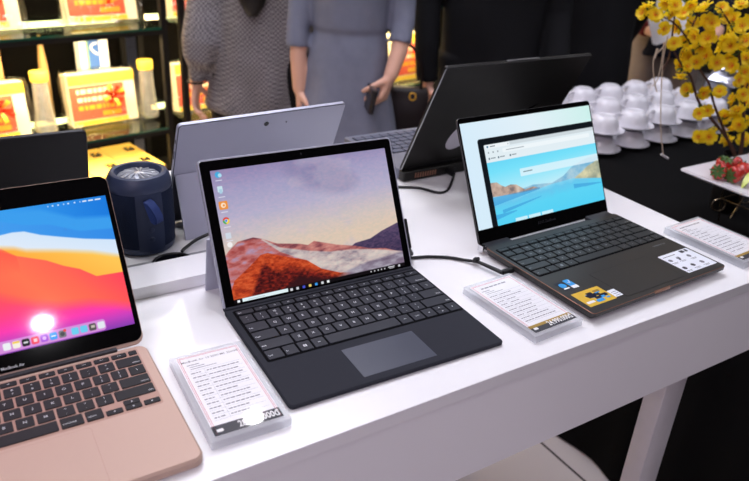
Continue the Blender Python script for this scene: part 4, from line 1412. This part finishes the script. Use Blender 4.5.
def garment(name, m, o, B, tors, sleeves, voxel=.008, amp=.006, freq=9., fold=None, seed=0., legs=None):
    mb = MB()
    seg = 56
    rg = []
    for cx, cy, z, rx, ry in tors:
        ring = []
        for i in range(seg):
            a = 2 * PI * i / seg
            q = 1.
            if fold:
                q += fold(z) * math.sin(9 * a + 1.7 * math.sin(2 * a) + seed)
            ring.append((cx - B.x + rx * q * math.cos(a), cy - B.y + ry * q * math.sin(a), z))
        rg.append(ring)
    if rg:
        mb.rings(rg)
    for pts, rs in sleeves:
        mb.tube([Vector(p) - B for p in pts], rs, 20)
    me = remesh(mb, voxel, 3, amp, freq, seed)
    me.materials.append(M[m])
    return link(name, me, o, 80)


def trousers(o, B, m, k=1., top=.98):
    mb = MB()
    for sx in (-1, 1):
        mb.tube([V(sx * .084, 0, .90), V(sx * .086, 0, .47), V(sx * .088, 0, .06)], [.098 * k, .074 * k, .062 * k], 20)
    mb.ellipses([(0, 0, z, rx * k, ry * k) for z, rx, ry in ((.78, .10, .08), (.84, .165, .118), (.92, .165, .118), (top, .135, .102))], 28)
    me = remesh(mb, .009, 3, .004, 8)
    me.materials.append(M[m])
    return link('trousers', me, o, 80)


def shoes(o, f, m='black'):
    mb = MB()
    for sx in (-1, 1):
        mb.tube([V(sx * .086, -f * .055, .040), V(sx * .088, f * .05, .040), V(sx * .093, f * .165, .030)], [.040, .044, .030], 14, 0, None, True)
    me = remesh(mb, .006, 2)
    for v in me.vertices:
        v.co.z = max(v.co.z, .001)
    me.materials.append(M[m])
    return link('shoes', me, o, 80)


def set_back(o, s):
    """stand the finished figure nearer or farther, feet on the floor"""
    B = o.location.copy()
    for ob in [o] + list(o.children):
        for v in ob.data.vertices:
            w = v.co + B
            hip = 1.411 + (.6 - 1.411) * s
            z = 1.411 + (w.z - 1.411) * s if w.z > .6 else hip * w.z / .6
            v.co = (w.x * s - B.x * s, w.y * s - B.y * s, z)
    o.location = (B.x * s, B.y * s, 0)


# grey tweed sweater, back to the camera
p1, B1 = person('person seen from behind in a grey tweed puff-sleeved sweater and black trousers', (-.432, 2.46, 0), 1,
                [V(-.585, 2.46, 1.30), V(-.605, 2.43, 1.05), V(-.622, 2.41, .86), V(-.640, 2.40, .785)],
                [V(-.275, 2.46, 1.30), V(-.280, 2.48, 1.03), V(-.36, 2.68, .98)],
                (V(-.640, 2.40, .785), V(-.10, -.1, -1), V(1, .3, 0), V(.1, 1, 0), .45, .86),
                (V(-.36, 2.68, .98), V(-.6, .8, 0), V(0, 0, 1), V(0, .6, .6), .6, .86), hair='long')
garment('sweater', 'tweed', p1, B1,
        [(-.452, 2.46, .690, .166, .125), (-.452, 2.46, .705, .174, .132), (-.440, 2.46, .80, .170, .130), (-.424, 2.46, .92, .160, .128), (-.420, 2.46, 1.06, .158, .125), (-.432, 2.46, 1.2, .158, .122), (-.432, 2.46, 1.30, .170, .10), (-.432, 2.46, 1.36, .10, .075), (-.432, 2.46, 1.40, .06, .058)],
        [([(-.54, 2.46, 1.30), (-.582, 2.45, 1.18), (-.600, 2.43, 1.03), (-.609, 2.41, .92), (-.622, 2.40, .86), (-.632, 2.40, .832), (-.638, 2.40, .79)], [.07, .068, .066, .074, .060, .036, .032]),
         ([(-.32, 2.46, 1.30), (-.285, 2.47, 1.16), (-.285, 2.48, 1.02), (-.31, 2.55, 1.0), (-.36, 2.66, .98)], [.07, .066, .068, .058, .036])], .008, .010, 9.)
trousers(p1, B1, 'trousers')
shoes(p1, 1)
wb = MB().tube([(V(-.6385, 2.40, .788) - B1) + V(.030 * math.cos(a), .030 * math.sin(a), .0) for a in [2 * PI * i / 20 for i in range(21)]], .0035, 8)
wb.build('bracelet', 'black', p1)
set_back(p1, 1.057)

# blue-grey dress, facing the camera, phone in hand
p2, B2 = person('person in a blue-grey knit dress facing the camera, phone held at the hip', (-.125, 2.40, 0), -1,
                [V(-.272, 2.40, 1.30), V(-.287, 2.40, 1.07), V(-.291, 2.375, .90), V(-.284, 2.365, .795)],
                [V(.022, 2.40, 1.30), V(.045, 2.39, 1.05), V(.040, 2.35, .945), V(.016, 2.315, .868)],
                (V(-.284, 2.365, .795), V(.0, -.05, -1), V(1, .2, 0), V(.2, -1, 0), .35, .88),
                (V(.016, 2.315, .868), V(-.30, -.22, -1), V(-1, .1, .1), V(-.4, -1, .2), 1.05, .95, .45), k=.78, hair='long', sh=.150)
garment('dress', 'knit', p2, B2,
        [(-.125, 2.40, .34, .215, .16), (-.125, 2.40, .36, .22, .165), (-.125, 2.40, .55, .195, .15), (-.128, 2.40, .71, .166, .138), (-.130, 2.40, .80, .146, .128), (-.130, 2.40, .885, .138, .118), (-.126, 2.40, .95, .128, .108), (-.1245, 2.40, .995, .119, .100), (-.1245, 2.40, 1.005, .126, .106), (-.1265, 2.40, 1.08, .130, .108), (-.1265, 2.40, 1.18, .142, .112), (-.125, 2.40, 1.28, .150, .10), (-.125, 2.40, 1.345, .10, .07), (-.125, 2.40, 1.385, .058, .056)],
        [([(-.23, 2.40, 1.31), (-.276, 2.40, 1.22), (-.287, 2.40, 1.08), (-.293, 2.385, .985), (-.2945, 2.378, .932)], [.055, .048, .040, .037, .037]),
         ([(-.02, 2.40, 1.31), (.028, 2.40, 1.22), (.041, 2.39, 1.08), (.046, 2.38, 1.03), (.042, 2.362, .968)], [.055, .048, .041, .039, .038])], .006, .004, 12., lambda z: max(0., min(.07, (.86 - z) * .16)))
shoes(p2, -1)
set_back(p2, .97)
ph = thing('phone', 'dark phone gripped in the hand of the person in the blue-grey dress', 'phone', V(-.046, 2.205, .826), R(12))
MB().rbox(-.008, .008, -.070, .070, -.037, .037, .004, .001, 4, 0, Matrix.Rotation(R(8), 4, 'Y')).build('phone_body', 'phone', ph)
hb = thing('handbag', 'dark leather handbag with a gold ring between the dress and the black jacket', 'bag', V(.078, 2.505, .012))
bgm = MB().rings([[(x * w, y * w2, z) for x, y in [(math.copysign(abs(math.cos(a)) ** .5, math.cos(a)), math.copysign(abs(math.sin(a)) ** .5, math.sin(a))) for a in [2 * PI * i / 28 for i in range(28)]]] for z, w, w2 in ((.585, .070, .030), (.592, .082, .046), (.68, .086, .045), (.765, .078, .030), (.778, .072, .018))])
bgm.build('bag_body', 'leather', hb, 50)
sb = MB()
sb.tube(smooth_path([(-.060, -.01, .77), (-.062, -.04, .88), (-.052, -.07, 1.0), (-.050, -.09, 1.10), (-.044, -.11, 1.25), (-.040, -.115, 1.352), (-.036, -.15, 1.385)]), .005, 8)
sb.tube(smooth_path([(.05, -.01, .77), (.045, -.03, .86), (.0, -.04, .93), (-.04, -.04, .88), (-.055, -.01, .77)]), .005, 8)
sb.build('strap', 'leather', hb)
for x, z in ((.022, .755), (-.056, .985)):
    gr = MB().tube([(x + .011 * math.cos(a), -.040 if z < .9 else -.075, z + .013 * math.sin(a)) for a in [2 * PI * i / 16 for i in range(17)]], .0026, 6)
    gr.build('ring', 'gold_text', hb)
MB().rbox(-.058, -.044, -.092, -.074, 1.02, 1.06, .003, .001, 3).build('strap_tab', 'blue_print', hb)

# black jacket, facing the camera
p3, B3 = person('person in a black jacket standing behind the large black laptop, one hand hanging', (.365, 2.60, 0), -1,
                [V(.190, 2.59, 1.30), V(.130, 2.55, 1.08), V(.140, 2.52, .92), V(.150, 2.51, .805)],
                [V(.540, 2.59, 1.30), V(.585, 2.60, 1.06), V(.590, 2.54, .92), V(.585, 2.50, .82)],
                (V(.150, 2.51, .805), V(.05, -.1, -1), V(1, .2, 0), V(.2, -1, 0), .35, .95),
                (V(.585, 2.50, .82), V(-.05, -.1, -1), V(-1, .2, 0), V(-.2, -1, 0), .4, .95), k=1.08, voxel=.007)
garment('jacket', 'black_wear', p3, B3,
        [(.370, 2.60, .70, .180, .13), (.370, 2.60, .72, .186, .136), (.370, 2.60, .9, .182, .132), (.360, 2.60, 1.08, .176, .128), (.362, 2.60, 1.2, .185, .13), (.365, 2.60, 1.30, .19, .11), (.365, 2.60, 1.36, .10, .08), (.365, 2.60, 1.40, .065, .062)],
        [([(.22, 2.60, 1.31), (.160, 2.59, 1.22), (.128, 2.55, 1.08), (.138, 2.525, .93), (.147, 2.512, .812)], [.07, .06, .048, .046, .040]),
         ([(.51, 2.60, 1.31), (.565, 2.60, 1.22), (.588, 2.59, 1.06), (.590, 2.545, .93), (.586, 2.505, .83)], [.07, .06, .048, .046, .040])], .009, .008, 8.)
trousers(p3, B3, 'black_wear', 1.08)
shoes(p3, -1)
set_back(p3, 1.05)

# black coat, back to the camera, beyond the cups
p4, B4 = person('person in a long black coat standing beyond the stacked cups', (.80, 2.97, 0), 1,
                [V(.625, 2.97, 1.30), V(.600, 2.97, 1.05), V(.610, 3.0, .82)], [V(.975, 2.97, 1.30), V(1.0, 2.98, 1.05), V(.96, 3.08, .86)],
                (V(.610, 3.0, .82), V(0, .1, -1), V(1, 0, 0), V(0, 1, 0), .4, .95), (V(.96, 3.08, .86), V(-.1, .4, -1), V(-1, 0, 0), V(0, 1, 0), .4, .95), k=1.05, voxel=.009)
garment('coat', 'black_wear', p4, B4,
        [(.80, 2.97, .42, .225, .18), (.80, 2.97, .45, .23, .185), (.80, 2.97, .7, .205, .16), (.80, 2.97, .95, .178, .135), (.80, 2.97, 1.1, .18, .13), (.80, 2.97, 1.3, .19, .11), (.80, 2.97, 1.36, .10, .08), (.80, 2.97, 1.40, .065, .062)],
        [([(.65, 2.97, 1.31), (.605, 2.97, 1.2), (.598, 2.97, 1.05), (.609, 2.995, .84)], [.07, .058, .052, .040]),
         ([(.95, 2.97, 1.31), (.995, 2.97, 1.2), (1.0, 2.98, 1.05), (.962, 3.075, .88)], [.07, .058, .052, .040])], .010, .010, 7., lambda z: max(0., min(.05, (.9 - z) * .1)))
trousers(p4, B4, 'black_wear', 1.0)
shoes(p4, 1)

# person with papers, far back
p5, B5 = person('person with white papers and beige trousers, far back behind the blossoms', (1.30, 3.42, 0), -1,
                [V(1.130, 3.42, 1.30), V(1.085, 3.40, 1.06), V(1.12, 3.27, .93), V(1.16, 3.20, .925)], [V(1.47, 3.42, 1.30), V(1.51, 3.42, 1.06), V(1.46, 3.30, .92), V(1.41, 3.25, .90)],
                (V(1.16, 3.20, .925), V(.9, -.5, .1), V(.2, .3, 1), V(-.2, -.8, .5), .5, .9), (V(1.41, 3.25, .90), V(-.8, -.5, 0), V(-.2, .3, 1), V(0, -.8, .5), .4, .9), voxel=.009)
garment('coat', 'navy_wear', p5, B5,
        [(1.30, 3.42, .80, .170, .13), (1.30, 3.42, .9, .168, .128), (1.30, 3.42, 1.1, .16, .12), (1.30, 3.42, 1.3, .175, .105), (1.30, 3.42, 1.36, .10, .08), (1.30, 3.42, 1.40, .065, .062)],
        [([(1.46, 3.42, 1.31), (1.505, 3.42, 1.2), (1.51, 3.42, 1.06), (1.47, 3.32, .935)], [.07, .056, .05, .038])], .010, .008, 8.)
garment('sleeve', 'red_wear', p5, B5, [], [([(1.15, 3.42, 1.31), (1.095, 3.42, 1.2), (1.083, 3.40, 1.06), (1.115, 3.28, .94), (1.135, 3.24, .930)], [.07, .056, .05, .042, .036])], .010, .005, 8.)
trousers(p5, B5, 'beige_wear', 1.0, .95)
shoes(p5, -1)
pp = MB()
for i in range(3):
    pp.box(-.075, .075, -.105, .105, i * .0008, i * .0008 + .0004, 0, Matrix.Rotation(R(3 * i), 4, 'Z'))
po = pp.build('paper_sheets', 'paper_plain', None, 0, V(1.150, 3.10, 1.010), R(-24))
po.rotation_euler = (R(62), R(-18), R(-8))
tag(po, 'white papers held by the person far back behind the blossoms', 'paper')

# ================================================================== LIT SHELVES
SA_ = R(44)
SX, SY = -.945, 3.125
SC_, SS_ = math.cos(SA_), math.sin(SA_)


def S(u, d, z=0.):
    return Vector((SX + SC_ * u - SS_ * d, SY + SS_ * u + SC_ * d, z))


LEV = (.387, .828, 1.27)
BW = 1.10


def bay(u1, label):
    """a shelf bay whose right front post stands at u1"""
    t_ = thing('shelf_unit', label, 'shelf', S(u1, 0, 0), SA_, 'lit display shelves')
    for x in (-BW, -.028):
        for y in (0, .43):
            MB().box(x, x + .026, y, y + .026, .0, 1.95).build('post', 'shelf_black', t_, 0)
    MB().box(-BW + .026, -.028, .448, .456, .05, 1.95).build('back_panel', 'back_panel', t_, 0)
    MB().box(-BW + .026, -.028, .002, .446, .05, .075).build('base_deck', 'shelf_black', t_, 0)
    MB().box(-BW + .026, -.028, .002, .446, 1.925, 1.95).build('top_panel', 'shelf_black', t_, 0)
    for z in LEV:
        g_ = MB().box(-BW + .027, -.029, .004, .440, z - .010, z, 0)
        g_.box(-BW + .027, -.029, -.0006, .004, z - .010, z, 1)
        gg = g_.build('glass_shelf', ['shelf_glass', 'glass_edge'], t_, 0)
        MB().box(-BW + .026, -.028, .0, .022, z - .030, z - .0105).build('shelf_rail', 'shelf_black', t_, 0)
    for z in (.355, .795, 1.235, 1.90):
        MB().box(-BW + .05, -.05, .425, .443, z - .012, z + .010).build('light_strip', 'strip', t_, 0)
        l = bpy.data.lights.new('shelf_light', 'AREA')
        l.shape = 'RECTANGLE'
        l.size, l.size_y = BW - .14, .05
        l.energy = SHELF_W * (.4 if z < .5 else 1.)
        l.color = (1., .76, .44)
        lo = bpy.data.objects.new('shelf_light', l)
        COL.objects.link(lo)
        lo.parent = t_
        lo.location = (-BW / 2, .06, z + (.0 if z > 1.8 else -.002))
        lo.rotation_euler = (R(6), 0, 0)
    return t_


SHELF_W = 15.0
bay(0., 'lit black shelf unit with glass shelves left of the tweed sweater')
bay(1.16, 'lit shelf unit mostly hidden behind the person in the tweed sweater')
bay(2.32, 'lit shelf unit glimpsed between the dress and the black jacket')


def gift(label, u, d, z, w=.295, h=.235, seed=0, wrap=True):
    o = thing('gift_box', label, 'gift box', S(u, d, z + .0005), SA_, 'wrapped gift boxes on the lit shelves')
    rr = random.Random(seed)
    dp = .085
    lean = Matrix.Rotation(R(-7), 4, 'X')
    b_ = MB().rbox(0, w, 0, dp, 0.012, h, .003, .001, 3, 0, lean)
    b_.box(.0, w, -.0012, .0, h * .80, h - .002, 2, lean)
    b_.box(.0, w * .82, -.0012, .0, h * .16, h * .78, 1, lean)
    b_.box(.0, w * .84, -.0012, .0, .014, h * .14, 2, lean)
    for i in range(3):
        x = w * .10
        while x < w * .66:
            l_ = rr.uniform(.010, .026)
            b_.box(x, x + l_, -.0016, -.0012, h * (.64 - .15 * i), h * (.72 - .15 * i), 3 if i == 2 else 0, lean)
            x += l_ + .006
    b_.box(w * .45, w * .74, -.0016, -.0012, h * .20, h * .29, 3, lean)
    b_.build('carton', ['gift_white', 'gift_red', 'gift_yellow', 'gold_text'], o, 0)
    bw = MB()
    c_ = lean @ Vector((w * .62, -.012, h * .58))
    for i in range(9):
        a = 2 * PI * i / 9 + rr.uniform(-.2, .2)
        rdv = .052 + rr.uniform(-.010, .012)
        e1 = Vector((math.cos(a), -.35, math.sin(a))) * rdv
        sd_ = Vector((-math.sin(a), 0, math.cos(a))) * .010
        rg = []
        for t in (0, .25, .5, .75, 1.):
            p = c_ + e1 * math.sin(PI * t * .5) * (1 if t < .8 else .92) + Vector((0, -.018 * math.sin(PI * t), 0))
            rg.append([p - sd_ * (.4 + .8 * t), p + sd_ * (.4 + .8 * t), p + sd_ * (.4 + .8 * t) + Vector((0, .001, 0)), p - sd_ * (.4 + .8 * t) + Vector((0, .001, 0))])
        bw.rings(rg, i % 2)
    bw.ball(c_ + Vector((0, -.014, 0)), .010)
    bw.build('bow', ['bow', 'gold_text'], o, 50)
    if wrap:
        cw = MB()
        rg = []
        nn_ = 44
        for zz, gx, gy, dz in ((.001, .018, .055, 0), (.006, .017, .040, 0), (.05, .015, .014, 0), (h * .5, .014, .010, 0), (h * .9, .013, .008, 0), (h + .012, .004, 0., 0)):
            ring = []
            for i in range(nn_):
                t = i / nn_ * 4
                sd_ = int(t)
                q = t - sd_
                x0, x1, y0, y1 = -gx, w + gx, -gy, dp + gy * .6
                if sd_ == 0: p = (x0 + (x1 - x0) * q, y0)
                elif sd_ == 1: p = (x1, y0 + (y1 - y0) * q)
                elif sd_ == 2: p = (x1 - (x1 - x0) * q, y1)
                else: p = (x0, y1 - (y1 - y0) * q)
                jit = .006 if zz > .02 else .003
                v_ = Vector((p[0] + rr.uniform(-jit, jit), p[1] + rr.uniform(-jit, jit) * .5, zz + (rr.uniform(-.006, .006) if zz > .02 else 0)))
                v2 = lean @ v_
                ring.append((v2.x, v2.y - (.004 if zz > .02 else 0), max(v2.z, .0005)))
            rg.append(ring)
        cw.rings(rg)
        cw.build('cellophane_wrap', 'cello', o, 30)
    return o


def jar(label, u, d, z, s=1.):
    o = thing('plastic_jar', label, 'jar', S(u, d, z + .0005), SA_, 'yellow-lidded jars on the lit shelves')
    MB().lathe([(.001, .001), (.056 * s, .001), (.060 * s, .006), (.058 * s, .03), (.046 * s, .10), (.041 * s, .18), (.040 * s, .222), (.038 * s, .222), (.039 * s, .18), (.044 * s, .10), (.055 * s, .03), (.056 * s, .008), (.001, .005)], 28).build('jar_body', 'jar', o, 40)
    MB().lathe([(.001, .222), (.042 * s, .222), (.044 * s, .225), (.044 * s, .258), (.042 * s, .262), (.001, .262)], 28).build('lid', 'gift_yellow', o, 40)
    return o


Z1, Z2 = LEV[0], LEV[1]
gift('red and cream gift box on the middle glass shelf, right above the yellow cartons', -.387, .16, Z1, seed=1)
gift('red and cream gift box at the left end of the lower glass shelf', -.860, .16, Z1, seed=2)
gift('red and cream gift box at the top edge, right one on the upper glass shelf', -.350, .16, Z2, seed=3)
gift('red and cream gift box at the top left corner on the upper glass shelf', -.835, .16, Z2, seed=4)
jar('clear jar with a yellow lid right of the lower gift box with the red bow', -.024, .20, Z1, .8)
jar('clear jar with a yellow lid between the two lower gift boxes', -.495, .20, Z1, .8)
gift('red and cream gift box just right of the shelf post, behind the tweed sleeve', .105, .14, Z1, seed=5)
gift('red and cream gift box on the upper shelf behind the tweed sleeve', .105, .14, Z2, seed=6)
gift('red and orange gift box seen between the dress and the black jacket', 1.43, .06, Z1, seed=7, h=.28)
gift('gift box on the upper shelf seen between the dress and the black jacket', 1.46, .10, Z2, seed=8)
gift('gift box low on the far shelf beside the handbag', 1.45, .10, .075, seed=9, h=.26)
# leaflet carton and kraft carton behind the gift boxes
lc = thing('leaflet_carton', 'white carton with blue and green print behind the lower gift box', 'carton', S(-.275, .30, Z1 + .0005), SA_)
m_ = MB().rbox(0, .13, 0, .06, 0, .375, .003, .001, 3)
m_.box(.040, .088, -.0008, 0, .20, .370, 1)
m_.box(.030, .040, -.0008, 0, .20, .370, 2)
m_.tube(smooth_path([(.080, -.0012, .285), (.060, -.0012, .300), (.050, -.0012, .318), (.060, -.0012, .332), (.078, -.0012, .335)]), .005, 6, 0, None, False, 1)
m_.build('carton', ['paper_plain', 'blue_print', 'green_print'], lc, 0)
kc = thing('kraft_carton', 'tan carton with a grey stripe at the back of the lower glass shelf, far left', 'carton', S(-.90, .30, Z1 + .0005), SA_)
m_ = MB().rbox(0, .30, 0, .09, 0, .36, .003, .001, 3)
m_.box(.215, .262, -.0008, 0, .01, .35, 1)
m_.box(.0, .21, -.0008, 0, .22, .35, 2)
m_.build('carton', ['kraft', 'silver_dark', 'gift_yellow'], kc, 0)
bt = thing('ivory_bottle', 'slim ivory bottle standing left of the lower gift box with the red bow', 'bottle', S(-.425, .34, Z1 + .0005), SA_)
MB().lathe([(.001, 0), (.019, 0), (.020, .004), (.020, .22), (.017, .27), (.010, .34), (.006, .38), (.001, .385)], 24).build('bottle_body', 'kraft', bt)
# yellow cartons on the bottom deck
where = ('leftmost of the five', 'second from the left', 'middle one of the five', 'second from the right', 'at the right end by the post')
for i in range(5):
    o = thing('yellow_carton', 'flat yellow carton under the lower glass shelf, %s' % where[i], 'carton', S(-.86 + i * .164, .012, .0755), SA_, 'yellow cartons under the glass shelf')
    m_ = MB().rbox(0, .158, 0, .385, 0, .123, .002, .001, 2, 1)
    m_.build('carton', ['yellow_box', 'brown_box'], o, 0)
    m_ = MB().rbox(-.0005, .1585, .010, .385, .1232, .128, .002, .0008, 2)
    m_.build('lid', 'yellow_box', o, 0)
    for y in (.10, .27):
        cl_ = MB().rbox(.092, .134, y, y + .048, .1282, .1330, .003, .0006, 3, 0)
        cl_.tube([(.102, y + .014, .1335), (.112, y + .032, .1380), (.124, y + .038, .1335)], .0028, 6, 1)
        cl_.build('clasp', ['black', 'gold_text'], o, 40)

# ================================================================== LIGHTS
def downlight(label, x, y, w=14., col=(.95, .94, 1.), r=.055):
    t_ = thing('downlight', label, 'ceiling light', V(x, y, 3.06), 0, 'round ceiling downlights')
    MB().lathe([(r + .022, 0), (r + .022, -.006), (r + .006, -.010), (r, -.006), (r, -.001)], 32, 0, None, False).build('trim_ring', 'lamp_trim', t_)
    MB().lathe([(.001, -.0015), (r, -.0015), (r, -.0022), (.001, -.0022)], 32).build('lens', 'lamp', t_)
    l = bpy.data.lights.new('downlight_lamp', 'AREA')
    l.shape = 'DISK'
    l.size = r * 2
    l.energy = w
    l.color = col
    lo = bpy.data.objects.new('downlight_lamp', l)
    COL.objects.link(lo)
    lo.parent = t_
    lo.location = (0, 0, -.012)
    return t_


K = .53
for i, (x, y, w) in enumerate(((1.231, -1.42, 10), (-.60, 3.07, 14), (-1.18, 3.83, 12), (.65, 5.97, 12), (1.25, .75, 11), (-.45, 1.0, 10), (-1.3, 1.15, 20), (-.4, -1.2, 16), (1.9, 3.1, 4), (3.4, 1.2, 4))):  # the downlight near the platter is added to light the blossom fronts
    downlight('round recessed ceiling downlight %s' % ('ahead of the table', 'above the shoppers', 'above the lit shelves', 'at the far end', 'added to brighten the blossoms', 'above the laptops', 'above the table\'s left end', 'behind the camera', 'above the blossoms', 'at the right wall')[i], x, y, w * K, r=(.037 if i == 0 else .045 if i == 1 else .055))


def added_fill_panel(label, x, y, sx, sy, w, col):  # unseen panels added for the hall's base light
    t_ = thing('added_fill_panel', label, 'ceiling light', V(x, y, 3.06), YA, 'added square fill light panels')
    f_ = MB()
    for a, b, c, d in ((-sx / 2 - .02, sx / 2 + .02, -sy / 2 - .02, -sy / 2), (-sx / 2 - .02, sx / 2 + .02, sy / 2, sy / 2 + .02), (-sx / 2 - .02, -sx / 2, -sy / 2, sy / 2), (sx / 2, sx / 2 + .02, -sy / 2, sy / 2)):
        f_.box(a, b, c, d, -.02, 0)
    f_.build('frame', 'lamp_trim', t_, 0)
    MB().box(-sx / 2, sx / 2, -sy / 2, sy / 2, -.012, -.0005).build('diffuser', 'fill_panel_glow', t_, 0)
    l = bpy.data.lights.new('fill_panel_lamp', 'AREA')
    l.shape = 'RECTANGLE'
    l.size, l.size_y = sx, sy
    l.energy = w
    l.color = col
    lo = bpy.data.objects.new('fill_panel_lamp', l)
    COL.objects.link(lo)
    lo.parent = t_
    lo.location = (0, 0, -.022)


COOL = (.83, .82, 1.)
added_fill_panel('added fill light panel over the laptops', -.2, 2.2, 1.2, 1.2, 46 * K, COOL)
added_fill_panel('added pink fill light panel over the camera side', -.6, -2.5, 1.2, 1.2, 112 * K, (1., .76, 1.))  # pink fill added behind the camera to light and tint the apron
added_fill_panel('added fill light panel over the buffet', 3.0, 2.4, 1.2, 1.2, 9 * K, COOL)

wd = bpy.data.worlds.new('hall')
wd.use_nodes = True
wd.node_tree.nodes['Background'].inputs['Color'].default_value = (.02, .02, .022, 1)
sc.world = wd

# ================================================================== CAMERA
cd = bpy.data.cameras.new('camera')
cd.sensor_width = 36
cd.lens = 713.593 / 749 * 36
cd.clip_start = .05
cd.dof.use_dof = True
cd.dof.focus_distance = .97
cd.dof.aperture_fstop = 6.0
co = bpy.data.objects.new('camera', cd)
COL.objects.link(co)
pit, rol = .4574, .0655
fw = Vector((0, math.cos(pit), -math.sin(pit)))
r0 = Vector((1, 0, 0))
u0 = r0.cross(fw)
rx = r0 * math.cos(rol) + u0 * math.sin(rol)
ux = u0 * math.cos(rol) - r0 * math.sin(rol)
Mx = Matrix.Identity(4)
for i in range(3):
    Mx[i][0], Mx[i][1], Mx[i][2] = rx[i], ux[i], -fw[i]
Mx.translation = (0, 0, TZ + .5112)
co.matrix_world = Mx
sc.camera = co
vs = sc.view_settings
vs.view_transform = 'Standard'
vs.look = 'None'
vs.exposure = 0.0
vs.gamma = 1.0
vs.use_curve_mapping = False
